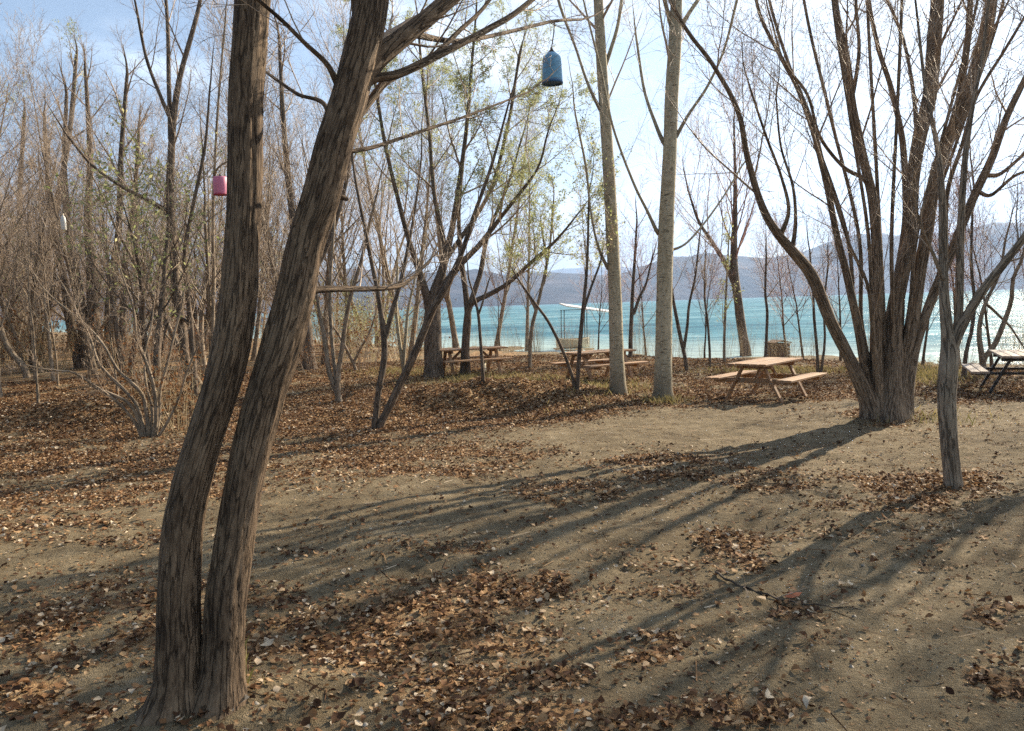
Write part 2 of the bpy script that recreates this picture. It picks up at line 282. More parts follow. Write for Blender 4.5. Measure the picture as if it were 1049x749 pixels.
# ------------------------------------------------------------------ mesh helpers
def link_mesh(name, verts, faces, material, parent=None, base=(0, 0, 0), attrs=None, smooth=True, tri_quads=None):
    """verts (n,3) in world axes; base is subtracted so that the mesh sits under its thing."""
    me = bpy.data.meshes.new(name)
    v = np.asarray(verts, np.float32) - np.asarray(base, np.float32)
    if tri_quads is not None:                               # quads as an (m,4) array: fast path
        q = np.asarray(tri_quads, np.int32); k = q.shape[1]
        me.vertices.add(len(v)); me.vertices.foreach_set('co', v.ravel())
        me.loops.add(q.size); me.loops.foreach_set('vertex_index', q.ravel())
        me.polygons.add(len(q)); me.polygons.foreach_set('loop_start', np.arange(0, q.size, k, dtype=np.int32))
        me.update(calc_edges=True)
    else:
        me.from_pydata([tuple(a) for a in v], [], faces); me.update()
    if smooth: me.polygons.foreach_set('use_smooth', np.ones(len(me.polygons), bool))
    for an, (ty, data) in (attrs or {}).items():
        a = me.attributes.new(an, ty, 'POINT')
        a.data.foreach_set('vector' if ty == 'FLOAT_VECTOR' else 'value', np.asarray(data, np.float32).ravel())
    me.materials.append(material)
    o = bpy.data.objects.new(name, me); COL.objects.link(o)
    if parent is not None: o.parent = parent
    else: o.location = base
    return o
def tag(o, label, cat, group=None, kind=None):
    if label: o['label'] = label
    if cat: o['category'] = cat
    if group: o['group'] = group
    if kind: o['kind'] = kind
    return o
def thing(name, label, cat, loc, group=None):
    o = bpy.data.objects.new(name, None); COL.objects.link(o); o.location = loc; o.empty_display_size = 0.2
    return tag(o, label, cat, group)
def structure(o): o['kind'] = 'structure'; return o
def dup(root, loc, rz=0.0, sc=1.0, label=None, group=None, flip=False):
    r = root.copy(); COL.objects.link(r); r.location = loc; r.rotation_euler = (0, 0, rz); r.scale = (-sc if flip else sc, sc, sc)
    if label: r['label'] = label
    if group: r['group'] = group
    for ch in list(root.children):
        c = ch.copy(); COL.objects.link(c); c.parent = r
        for g2 in ch.children:
            d = g2.copy(); COL.objects.link(d); d.parent = c
    return r

class Tubes:
    def __init__(s): s.b = {}; s.n = 0
    def add(s, pts, rad, sides=5):
        pts = np.asarray(pts, float); rad = np.asarray(rad, float)
        s.b.setdefault((len(pts), sides), []).append((pts, rad)); s.n += 1
    def build(s, ridge=0.0, seed=0):
        V, Q, B = [], [], []; off = 0
        for (n, k), lst in s.b.items():
            Pn = np.stack([a for a, _ in lst]); Rn = np.stack([b_ for _, b_ in lst]); m = len(lst)
            T = np.gradient(Pn, axis=1); T /= np.linalg.norm(T, axis=2, keepdims=True)+1e-9
            mean = Pn[:, -1]-Pn[:, 0]; mean /= np.linalg.norm(mean, axis=1, keepdims=True)+1e-9
            ref = np.where((np.abs(mean[:, 0:1]) < 0.75), np.array([[1., 0, 0]]), np.array([[0, 1., 0]]))
            U = ref[:, None, :] - T*np.sum(ref[:, None, :]*T, axis=2, keepdims=True); U /= np.linalg.norm(U, axis=2, keepdims=True)+1e-9
            Wv = np.cross(T, U)
            th = np.arange(k)*2*math.pi/k
            L = np.concatenate([np.zeros((m, 1)), np.cumsum(np.linalg.norm(np.diff(Pn, axis=1), axis=2), axis=1)], 1)
            rr = np.repeat(Rn[:, :, None], k, 2)
            if ridge:
                a = th[None, None, :]*np.ones((m, n, 1)); l = L[:, :, None]*np.ones((1, 1, k))
                ca, sa = np.cos(a), np.sin(a)
                r0 = Rn[:, :1, None]
                f = fbm(a*r0*18+seed*3, l*3.6+ca*1.2, 1.0, 4, seed+1)-0.5
                f2 = fbm(ca*2.1+seed, l*1.5+sa*2.3, 1.0, 2, seed+9)-0.5
                rr = rr*(1+ridge*f*2.0+ridge*1.6*f2)
            ring = Pn[:, :, None, :] + rr[..., None]*(np.cos(th)[None, None, :, None]*U[:, :, None, :] + np.sin(th)[None, None, :, None]*Wv[:, :, None, :])
            r0 = Rn[:, :1, None]
            bk = np.stack([r0*np.cos(th)[None, None, :]*np.ones((m, n, 1)), r0*np.sin(th)[None, None, :]*np.ones((m, n, 1)), L[:, :, None]*np.ones((1, 1, k)) ], -1)
            bk[..., :2] += (np.arange(m)[:, None, None, None]*0.37) % 5
            idx = np.arange(m*n*k).reshape(m, n, k)+off
            a0 = idx[:, :-1, :]; a1 = idx[:, 1:, :]
            q = np.stack([a0, np.roll(a0, -1, 2), np.roll(a1, -1, 2), a1], -1).reshape(-1, 4)
            V.append(ring.reshape(-1, 3)); B.append(bk.reshape(-1, 3)); Q.append(q); off += m*n*k
        return np.concatenate(V), np.concatenate(Q), np.concatenate(B)
    def obj(s, name, material, parent, base=(0, 0, 0), ridge=0.0, seed=0):
        if not s.b: return None
        v, q, bk = s.build(ridge, seed)
        return link_mesh(name, v, None, material, parent, base, {'bark': ('FLOAT_VECTOR', bk)}, True, q)

def resample(pts, rad, n):
    """Catmull-Rom through control points, n samples."""
    p = np.asarray(pts, float); r = np.asarray(rad, float)
    e = np.concatenate([[2*p[0]-p[1]], p, [2*p[-1]-p[-2]]])
    s = np.concatenate([[0], np.cumsum(np.linalg.norm(np.diff(p, axis=0), axis=1))]); s /= s[-1]
    u = np.linspace(0, 1, n); i = np.clip(np.searchsorted(s, u, 'right')-1, 0, len(p)-2)
    t_ = ((u-s[i])/(s[i+1]-s[i]))[:, None]
    p0, p1, p2, p3 = e[i], e[i+1], e[i+2], e[i+3]
    q = 0.5*((2*p1)+(-p0+p2)*t_+(2*p0-5*p1+4*p2-p3)*t_**2+(-p0+3*p1-3*p2+p3)*t_**3)
    return q, np.interp(u, s, r)

UP = np.array([0, 0, 1.0])
def unit(v): return v/(np.linalg.norm(v)+1e-9)
class Tree:
    """collects the tubes of one tree, by level: wood (thick) and twig (thin), and leaf positions"""
    def __init__(s, seed): s.rng = np.random.RandomState(seed); s.wood = Tubes(); s.twig = Tubes(); s.leaf = []
    def rand_perp(s, d):
        v = s.rng.normal(size=3); v -= d*np.dot(v, d); return unit(v)
    def branch(s, p, d, L, r, lvl, cfg):
        rng = s.rng; n = cfg['n'][lvl]; step = L/(n-1); wob = cfg['wob'][lvl]; trop = cfg['trop'][lvl]
        pts = np.empty((n, 3)); pts[0] = p; d = unit(d); ds = [d]
        for i in range(1, n):
            d = unit(d + rng.normal(size=3)*wob + UP*trop); pts[i] = pts[i-1]+d*step; ds.append(d)
        tt = np.linspace(0, 1, n); rad = r*(1-tt*(1-cfg['tip'][lvl]))
        if lvl == 0 and cfg.get('flare', 0): rad = rad*(1+cfg['flare']*np.exp(-tt*L/0.25))
        thick = lvl <= cfg.get('wood', 1)
        (s.wood if thick else s.twig).add(pts, rad, cfg['sides'][lvl])
        if lvl == cfg['max']:
            if cfg.get('leaf', 0):
                for _ in range(rng.poisson(cfg['leaf'])):
                    j = rng.uniform(0.2, 1)*(n-1); a = int(min(j, n-2)); s.leaf.append(pts[a]+(pts[a+1]-pts[a])*(j-a)+rng.normal(size=3)*0.03)
            return
        s.sprout(pts, rad, lvl, L, cfg)
    def sprout(s, pts, rad, lvl, L, cfg, k=None, t0=None, t1=1.0, rmul=1.0):
        rng = s.rng; n = len(pts); k = cfg['kids'][lvl] if k is None else k; t0 = cfg['start'][lvl] if t0 is None else t0
        k = max(1, int(round(k*rng.uniform(0.8, 1.2))))
        az = rng.uniform(0, 6.28)
        for i in range(k):
            t = t0 + (t1-t0)*((i+rng.uniform(0, 1))/k); j = t*(n-1); a = int(min(j, n-2)); fr = j-a
            p = pts[a]+(pts[a+1]-pts[a])*fr; d = unit(pts[a+1]-pts[a]); rr = rad[a]+(rad[a+1]-rad[a])*fr
            az += 2.4+rng.uniform(-0.5, 0.5)
            e1 = unit(np.cross(d, UP+np.array([0.13, 0.07, 0]))); e2 = np.cross(d, e1)
            side = e1*math.cos(az)+e2*math.sin(az)
            ang = R(rng.uniform(*cfg['ang'][lvl]))
            nd = d*math.cos(ang)+side*math.sin(ang)
            ln = L*cfg['ratio'][lvl]*rng.uniform(0.65, 1.2)*(1-cfg.get('taperlen', 0.45)*(t-t0)/(1-t0+1e-6))
            s.branch(p, nd, ln, max(rr*cfg['rr'][lvl]*rng.uniform(0.7, 1.1)*rmul, cfg.get('rmin', 0.0025)), lvl+1, cfg)
    def emit(s, root, base, barkm, twigm, leafm=None, leafsize=0.06, ridge=0.0, wood_name='trunk'):
        if s.wood.n: s.wood.obj(wood_name, M[barkm], root, base, ridge, 3)
        cr = s.twig.obj('crown', M[twigm], root, base)
        if s.leaf and leafm:
            leaves('foliage', np.array(s.leaf), leafm, root, base, leafsize, s.rng)
def leaves(name, pts, leafm, parent, base, size, rng):
    n = len(pts); a = rng.normal(size=(n, 3)); a /= np.linalg.norm(a, axis=1, keepdims=True)
    b_ = rng.normal(size=(n, 3)); b_ -= a*np.sum(a*b_, 1, keepdims=True); b_ /= np.linalg.norm(b_, axis=1, keepdims=True)
    L = size*rng.uniform(0.6, 1.3, (n, 1)); w = L*rng.uniform(0.16, 0.3, (n, 1))
    v = np.stack([pts, pts+a*L*0.5+b_*w, pts+a*L, pts+a*L*0.5-b_*w], 1).reshape(-1, 3)
    return link_mesh(name, v, None, M[leafm], parent, base, None, False, np.arange(4*n).reshape(n, 4))

# stem given by picture points (px, py, width_px) between two depths -> 3-D polyline
def stem(pts, d0, d1, n=24, sides=10, dcurve=1.0):
    a = np.array(pts, float); s = np.concatenate([[0], np.cumsum(np.hypot(*np.diff(a[:, :2], axis=0).T))]); s /= s[-1]
    dep = d0+(d1-d0)*s**dcurve
    p = np.array([P(x, y, dd) for (x, y, _), dd in zip(a, dep)]); r = a[:, 2]*dep/F/2
    return resample(p, r, n)
def plant_base(p, r, extra=0.12):
    """sink the first point of a stem into the ground"""
    p = p.copy(); g_ = gz(p[0][0], p[0][1]); p[0][2] = g_-extra; return p, r

# ------------------------------------------------------------------ ground, lake, hills
PATCH = [(100, 470, 230, 48, .70), (60, 545, 130, 14, .45), (70, 585, 110, 12, .45), (60, 640, 190, 48, .75), (330, 665, 130, 55, .85), (290, 725, 260, 34, .85),
 (551, 598, 80, 26, .85), (386, 631, 80, 34, .8), (585, 505, 60, 14, .6), (659, 566, 60, 15, .8), (565, 688, 52, 17, .85), (655, 660, 48, 22, .85), (386, 705, 110, 36, .9),
 (655, 735, 60, 16, .8), (520, 655, 60, 10, .5), (906, 433, 42, 7, .85), (976, 504, 30, 7, .9), (634, 406, 26, 4, .9), (680, 411, 30, 5, .9), (386, 444, 30, 6, .9), (205, 732, 90, 16, .95), (150, 735, 80, 14, .9), (265, 716, 60, 18, .95), (746, 548, 42, 11, .8), (735, 572, 46, 12, .85), (950, 497, 75, 19, .9), (890, 490, 60, 10, .5), (947, 562, 24, 8, .6),
 (814, 624, 24, 9, .85), (717, 684, 32, 12, .7), (752, 728, 75, 20, .9), (1022, 630, 34, 14, .7), (1030, 690, 45, 26, .8), (673, 483, 78, 14, .8), (793, 493, 66, 12, .7),
 (470, 418, 165, 26, 1.0), (300, 445, 120, 22, .7), (430, 470, 130, 24, .55), (745, 395, 140, 19, .85), (1000, 398, 70, 18, .9), (610, 400, 90, 18, .85), (250, 500, 130, 12, .3), (900, 520, 90, 10, .35), (840, 660, 30, 10, .4)]
PATCH += [(400, 640, 170, 40, .6), (330, 715, 190, 40, .9), (70, 640, 130, 60, .6), (560, 735, 120, 20, .6), (480, 600, 120, 16, .5), (700, 600, 60, 8, .4), (90, 440, 240, 34, .9), (260, 425, 170, 30, .85), (90, 500, 200, 18, .6), (150, 600, 180, 12, .5), (400, 560, 150, 8, .35), (300, 610, 90, 10, .5), (620, 640, 90, 8, .35), (470, 690, 60, 22, .8), (120, 710, 190, 22, .8), (880, 545, 120, 8, .25)]
BARE = [(690, 440, 170, 17, .9), (985, 455, 120, 14, .5), (560, 445, 110, 10, .5)]
def dens(x, y):
    x = np.asarray(x, float); y = np.asarray(y, float)
    z = -0.42*sstep(3, 17, y)
    px, py, dp = to_px(x, y, z)
    hz = 313-0.0323*(px-524)
    w = 0.06+0*x
    far = sstep(12.5, 15.5, y+0.25*np.clip(-x, -8, 8))
    w = np.maximum(w, far*0.85)
    q = fbm(x, y, 0.9, 3, 11)
    for cx, cy, rx, ry, a in PATCH:
        e = ((px-cx)/rx)**2+((py-cy)/ry)**2
        w = np.maximum(w, a*(1-sstep(0.35, 1.7, e+1.6*(q-0.5))))
    for cx, cy, rx, ry, a in BARE:
        e = ((px-cx)/rx)**2+((py-cy)/ry)**2
        w = w*(1-a*(1-sstep(0.5, 1.5, e+1.2*(q-0.5))))
    clump = sstep(0.36, 0.60, fbm(x, y, 2.6, 3, 4))
    w = w*(0.30+0.95*clump)
    w = np.where((y < 1.5), 0.4*clump, w)
    for cx, cy, rx, ry in ((470, 416, 170, 24), (70, 428, 110, 22), (300, 432, 120, 16)):
        e = ((px-cx)/rx)**2+((py-cy)/ry)**2; w = np.maximum(w, .92*(1-sstep(0.4, 1.3, e+.8*(q-.5))))
    w = w*(1-0.85*sstep(-6, -2.0, shore(x, y)))
    return np.clip(w, 0, 1)
def axis(lo, hi, fine_lo, fine_hi, step, g):
    a = list(np.arange(fine_lo, fine_hi, step)); s = step; v = a[-1]
    while v < hi: s *= g; v += s; a.append(v)
    s = step; v = a[0]; pre = []
    while v > lo: s *= g; v -= s; pre.append(v)
    return np.array(pre[::-1]+a)
gx = axis(-1400, 420, -6, 7, 0.05, 1.05); gy = axis(-40, 1500, 2.2, 14, 0.05, 1.045)
X, Y = np.meshgrid(gx, gy); nx, ny = len(gx), len(gy)
Z = G(X, Y)
idx = np.arange(nx*ny).reshape(ny, nx)
q = np.stack([idx[:-1, :-1], idx[:-1, 1:], idx[1:, 1:], idx[1:, :-1]], -1).reshape(-1, 4)
lit = dens(X.ravel(), Y.ravel())
structure(link_mesh('ground', np.stack([X.ravel(), Y.ravel(), Z.ravel()], 1), None, M['soil'], None, (0, 0, 0), {'litter': ('FLOAT', lit)}, True, q))
# lake: one sheet, its near part finer so that the shallows can pale
wx = axis(-9000, 9000, -60, 40, 1.0, 1.08); wy = axis(8, 2600, 12, 90, 1.0, 1.08)
X, Y = np.meshgrid(wx, wy); idx = np.arange(X.size).reshape(X.shape)
q = np.stack([idx[:-1, :-1], idx[:-1, 1:], idx[1:, 1:], idx[1:, :-1]], -1).reshape(-1, 4)
sh = shore(X.ravel(), Y.ravel()); shal = np.clip(0.8*(1-sstep(0.0, 15, sh)), 0, 1)
structure(link_mesh('lake', np.stack([X.ravel(), Y.ravel(), np.full(X.size, ZW)], 1), None, M['water'], None, (0, 0, 0), {'shallow': ('FLOAT', shal)}, True, q))
def ridge_strip(name, dist, hfun, depth, seed, y_wob, zbase=-3.0):
    xs = np.linspace(-1.15*dist, 1.15*dist, 240); rows = 26
    V = []
    for j in range(rows):
        t_ = j/(rows-1)
        hh = hfun(xs)*np.sin(min(1, t_*1.0)*math.pi/2)**0.9
        yy = dist+depth*t_+y_wob*(fbm(xs, xs*0, 1/dist*4, 3, seed)-0.5)
        rough = (fbm(xs+3000, yy, 1/180, 4, seed+2)-0.5)*0.45*hfun(xs)*math.sin(t_*math.pi*0.9)
        V.append(np.stack([xs, yy, zbase+hh+rough], 1))
    V = np.concatenate(V); idx = np.arange(240*rows).reshape(rows, 240)
    q = np.stack([idx[:-1, :-1], idx[:-1, 1:], idx[1:, 1:], idx[1:, :-1]], -1).reshape(-1, 4)
    return structure(link_mesh(name, V, None, M['hills'], None, (0, 0, 0), None, True, q))
HD = 1900.0
hx = lambda px: (px-524)/F*HD
def near_h(x):
    ctrl = np.array([(-600, 70), (0, 60), (300, 55), (450, 46), (520, 40), (560, 44), (620, 40), (680, 38), (740, 52), (800, 60), (860, 55), (920, 62), (1000, 76), (1049, 80), (1700, 105)])
    h = np.interp(x, hx(ctrl[:, 0]), ctrl[:, 1])*HD/F
    return np.maximum(20, h*(0.85+0.35*fbm(x, x*0, 1/170, 4, 21)))
ridge_strip('far_shore_hills', HD, near_h, 700, 5, 160)
def far_h(x):
    ctrl = np.array([(-2000, 95), (0, 80), (500, 52), (620, 60), (700, 56), (800, 62), (900, 74), (1049, 92), (3000, 130)])
    h = np.interp(x, (ctrl[:, 0]-524)/F*5200, ctrl[:, 1])*5200/F
    return .72*h*(0.8+0.4*fbm(x, x*0, 1/600, 4, 31))
ridge_strip('distant_mountains', 5200, far_h, 1200, 8, 400)
# haze: closed box of thin air round everything below the sky
hb = np.array([(x, y, z) for z in (-40, 830) for (x, y) in ((-9500, -60), (9500, -60), (9500, 7200), (-9500, 7200))], float)
hm = bpy.data.materials.new('haze_air'); hm.use_nodes = True; t = hm.node_tree; t.nodes.clear()
ho = N(t, 'ShaderNodeOutputMaterial'); pv = N(t, 'ShaderNodeVolumePrincipled'); t.links.new(pv.outputs[0], ho.inputs['Volume'])
pv.inputs['Color'].default_value = (0.42, 0.62, 1.0, 1); pv.inputs['Density'].default_value = 0.00019; pv.inputs['Anisotropy'].default_value = 0.35
hz_o = link_mesh('haze', hb, [(3, 2, 1, 0), (4, 5, 6, 7), (0, 1, 5, 4), (1, 2, 6, 5), (2, 3, 7, 6), (3, 0, 4, 7)], hm, None, (0, 0, 0), None, False)
hz_o['kind'] = 'stuff'

# ------------------------------------------------------------------ fallen leaves and grass
def scatter_leaves():
    rng = np.random.RandomState(5)
    # candidates over the wedge in front of the camera
    n = 1900000
    r_ = 1.4+30*rng.uniform(0, 1, n)**0.62; a = rng.uniform(-0.80, 0.80, n)
    x = r_*np.sin(a); y = r_*np.cos(a)
    pdf = (1/30.0)/0.62*((r_-1.4)/30+1e-6)**(1/0.62-1)/(1.6*r_)*n      # candidates per m2
    want = 2000*dens(x, y)*np.interp(r_, [0, 9, 16, 24, 32], [1, .8, 0.6, 0.36, 0.2])
    keep = rng.uniform(0, 1, n) < want/np.maximum(pdf, 1e-6)
    x, y = x[keep], y[keep]; n = len(x)
    # leaf template: 3 columns x 4 rows, curled
    us = np.array([0, 0.35, 0.72, 1.0]); wd = np.array([0.05, 0.34, 0.26, 0.02])
    L = rng.uniform(0.013, 0.043, n)*np.where(rng.uniform(size=n) < 0.06, 1.5, 1.0)
    L = L*np.interp(np.hypot(x, y), [0, 10, 30], [1, 1.15, 1.9])
    yaw = rng.uniform(0, 6.283, n); curl = rng.normal(0, 0.75, n); fold = rng.uniform(-0.2, 1.0, n); pit = rng.normal(0, 0.25, n); rol = rng.normal(0, 0.28, n)
    wf = rng.uniform(0.7, 1.35, n)
    V = np.zeros((n, 4, 3, 3))
    for i in range(4):
        for j in range(3):
            s = j-1
            lx = (us[i]-0.5)*L; ly = s*wd[i]*L*wf; lz = curl*L*0.5*(us[i]-0.5)**2*2 + fold*abs(s)*wd[i]*L*0.9 + (0.04*L*rng.normal(size=n))
            y1 = ly*np.cos(rol)-lz*np.sin(rol); z1 = ly*np.sin(rol)+lz*np.cos(rol)
            x2 = lx*np.cos(pit)-z1*np.sin(pit); z2 = lx*np.sin(pit)+z1*np.cos(pit)
            V[:, i, j, 0] = x+x2*np.cos(yaw)-y1*np.sin(yaw); V[:, i, j, 1] = y+x2*np.sin(yaw)+y1*np.cos(yaw); V[:, i, j, 2] = z2
    zmin = V[..., 2].min(axis=(1, 2)); zg = G(x, y)
    V[..., 2] += (zg-zmin*0.75+rng.uniform(0.0, 0.018, n))[:, None, None]
    idx = np.arange(n*12).reshape(n, 4, 3)
    q = np.stack([idx[:, :-1, :-1], idx[:, :-1, 1:], idx[:, 1:, 1:], idx[:, 1:, :-1]], -1).reshape(-1, 4)
    o = link_mesh('fallen_leaves', V.reshape(-1, 3), None, M['leaf_fallen'], None, (0, 0, 0), None, False, q)
    tag(o, 'dry brown leaves littering the bare soil', 'leaves', None, 'stuff')
    print('leaves', n)
scatter_leaves()
def crumbs():
    rng = np.random.RandomState(15); n = 60000
    r_ = 1.6+12*rng.uniform(0, 1, n)**.8; a = rng.uniform(-.75, .75, n); x = r_*np.sin(a); y = r_*np.cos(a)
    k = rng.uniform(0, 1, n) < .12+.9*fbm(x, y, 1.7, 3, 8)*sstep(.35, .6, fbm(x, y, .8, 2, 14)); x, y = x[k], y[k]; n = len(x)
    L = rng.uniform(.004, .013, n); w = L*rng.uniform(.2, .8, n); t_ = rng.uniform(0, 6.28, n); z = G(x, y)+rng.uniform(.002, .007, n)
    c, s = np.cos(t_), np.sin(t_); zz_ = rng.normal(0, .3, (4, n))*L
    v = np.stack([np.stack([x+p*L*c-q_*w*s, y+p*L*s+q_*w*c, z+zz_[i]], 1) for i, (p, q_) in enumerate(((-1, -.3), (.2, -1), (1, .2), (-.3, 1)))], 1).reshape(-1, 3)
    m_ = 1400; r_ = 1.8+11*rng.uniform(0, 1, m_)**.8; a = rng.uniform(-.75, .75, m_); x = r_*np.sin(a); y = r_*np.cos(a)
    L = rng.uniform(.02, .11, m_); w = rng.uniform(.0012, .0035, m_); t_ = rng.uniform(0, 6.28, m_); c, s = np.cos(t_), np.sin(t_)
    v2 = np.stack([np.stack([x+p*L*c-q_*w*s, y+p*L*s+q_*w*c, G(x+p*L*c, y+p*L*s)+.004+u_], 1) for (p, q_, u_) in ((-1, -1, 0), (1, -.6, 0), (1, .6, .003), (-1, 1, .003))], 1).reshape(-1, 3)
    v = np.concatenate([v, v2]); n += m_
    o = link_mesh('leaf_crumbs', v, None, M['leaf_fallen'], None, (0, 0, 0), None, False, np.arange(4*n).reshape(n, 4))
    tag(o, 'crumbled leaf bits and chips strewn on the soil', 'leaves', None, 'stuff')
crumbs()
def pebbles():
    rng = np.random.RandomState(25); n = 7000
    r_ = 1.7+12*rng.uniform(0, 1, n)**.75; a = rng.uniform(-.75, .75, n); x = r_*np.sin(a); y = r_*np.cos(a)
    R_ = rng.uniform(.002, .006, n)*np.where(rng.uniform(size=n) < .06, 2.4, 1)
    base = np.array([(1, 0, 0), (.5, .85, 0), (-.5, .85, 0), (-1, 0, 0), (-.5, -.85, 0), (.5, -.85, 0), (.45, .3, .62), (-.4, .35, .66), (0, -.5, .58)])
    fs = [(0, 1, 6), (1, 2, 7), (1, 7, 6), (2, 3, 7), (3, 4, 8), (3, 8, 7), (4, 5, 8), (5, 0, 6), (5, 6, 8), (6, 7, 8)]
    t_ = rng.uniform(0, 6.28, n); v = base[None]*R_[:, None, None]*rng.uniform(.65, 1.3, (n, 9, 3)); c, s = np.cos(t_)[:, None], np.sin(t_)[:, None]
    V = np.stack([v[..., 0]*c-v[..., 1]*s+x[:, None], v[..., 0]*s+v[..., 1]*c+y[:, None], v[..., 2]+G(x, y)[:, None]-.001], -1).reshape(-1, 3)
    f = (np.array(fs)[None]+(np.arange(n)*9)[:, None, None]).reshape(-1, 3)
    o = link_mesh('pebbles', V, None, twig_mat('stone', (.15, .125, .095), (.42, .37, .30)), None, (0, 0, 0), None, False, f)
    tag(o, 'small grey-brown pebbles and clods on the bare soil', 'pebbles', None, 'stuff')
pebbles()
def grass_patch():
    rng = np.random.RandomState(9); B = []
    for (px, py, rx, ry, n) in ((520, 392, 70, 7, 2600), (600, 398, 60, 6, 1500), (950, 384, 45, 10, 2600), (960, 430, 60, 5, 160), (680, 412, 24, 3, 260), (478, 387, 14, 3, 260), (800, 377, 70, 6, 1500), (420, 380, 50, 6, 1200), (240, 700, 14, 7, 60)):
        c, _ = hit(px, py)
        for _ in range(n):
            h_, dd = None, None
            p, dd = None, None
            qx, qy = px+rng.normal()*rx*0.6, py+rng.normal()*ry*0.6
            if qy < 378 and qx < 900: qy = 378+rng.uniform(0, 6)
            B.append((qx, qy))
    B = np.array(B)
    d = _f+np.outer((B[:, 0]-W/2)/F, _r)+np.outer((H/2-B[:, 1])/F, _u)
    tt = (CAMZ+0.42)/np.maximum(-d[:, 2], 1e-3)
    for _ in range(4):
        q = CAM+d*tt[:, None]; tt = (CAMZ-G(q[:, 0], q[:, 1]))/np.maximum(-d[:, 2], 1e-3)
    q = CAM+d*tt[:, None]; q = q[(tt < 45)]; n = len(q)
    h_ = rng.uniform(0.05, 0.16, n); an = rng.uniform(0, 6.28, n); le = rng.uniform(0.1, 0.7, n)*h_; w = 0.006
    g_ = G(q[:, 0], q[:, 1])
    b0 = np.stack([q[:, 0]-w*np.sin(an), q[:, 1]+w*np.cos(an), g_-0.01], 1); b1 = np.stack([q[:, 0]+w*np.sin(an), q[:, 1]-w*np.cos(an), g_-0.01], 1)
    m1 = np.stack([q[:, 0]+le*0.4*np.cos(an), q[:, 1]+le*0.4*np.sin(an), g_+h_*0.6], 1)
    tp = np.stack([q[:, 0]+le*np.cos(an), q[:, 1]+le*np.sin(an), g_+h_], 1)
    v = np.stack([b0, b1, m1, tp], 1).reshape(-1, 3); i = np.arange(n)*4
    f = np.concatenate([np.stack([i, i+1, i+2], 1), np.stack([i+1, i+3, i+2], 1)])
    o = link_mesh('dry_grass', v, None, M['grass'], None, (0, 0, 0), None, False, f)
    tag(o, 'thin yellowish grass between the trees', 'grass', None, 'stuff')
grass_patch()

# ------------------------------------------------------------------ trees drawn from the photograph, at their own depth
CFG = dict(max=4, n=[14, 12, 8, 6, 4], sides=[12, 8, 5, 3, 3], wob=[.04, .06, .09, .12, .12], trop=[.03, .05, .05, .04, .03], tip=[.25, .25, .3, .4, .5],
           kids=[9, 8, 6, 5], start=[.35, .2, .15, .1], ang=[(25, 50), (25, 50), (25, 55), (25, 60)], ratio=[.55, .5, .45, .45], rr=[.55, .55, .5, .5], wood=1, rmin=0.0022)
def cfg(**k): c = dict(CFG); c.update(k); return c

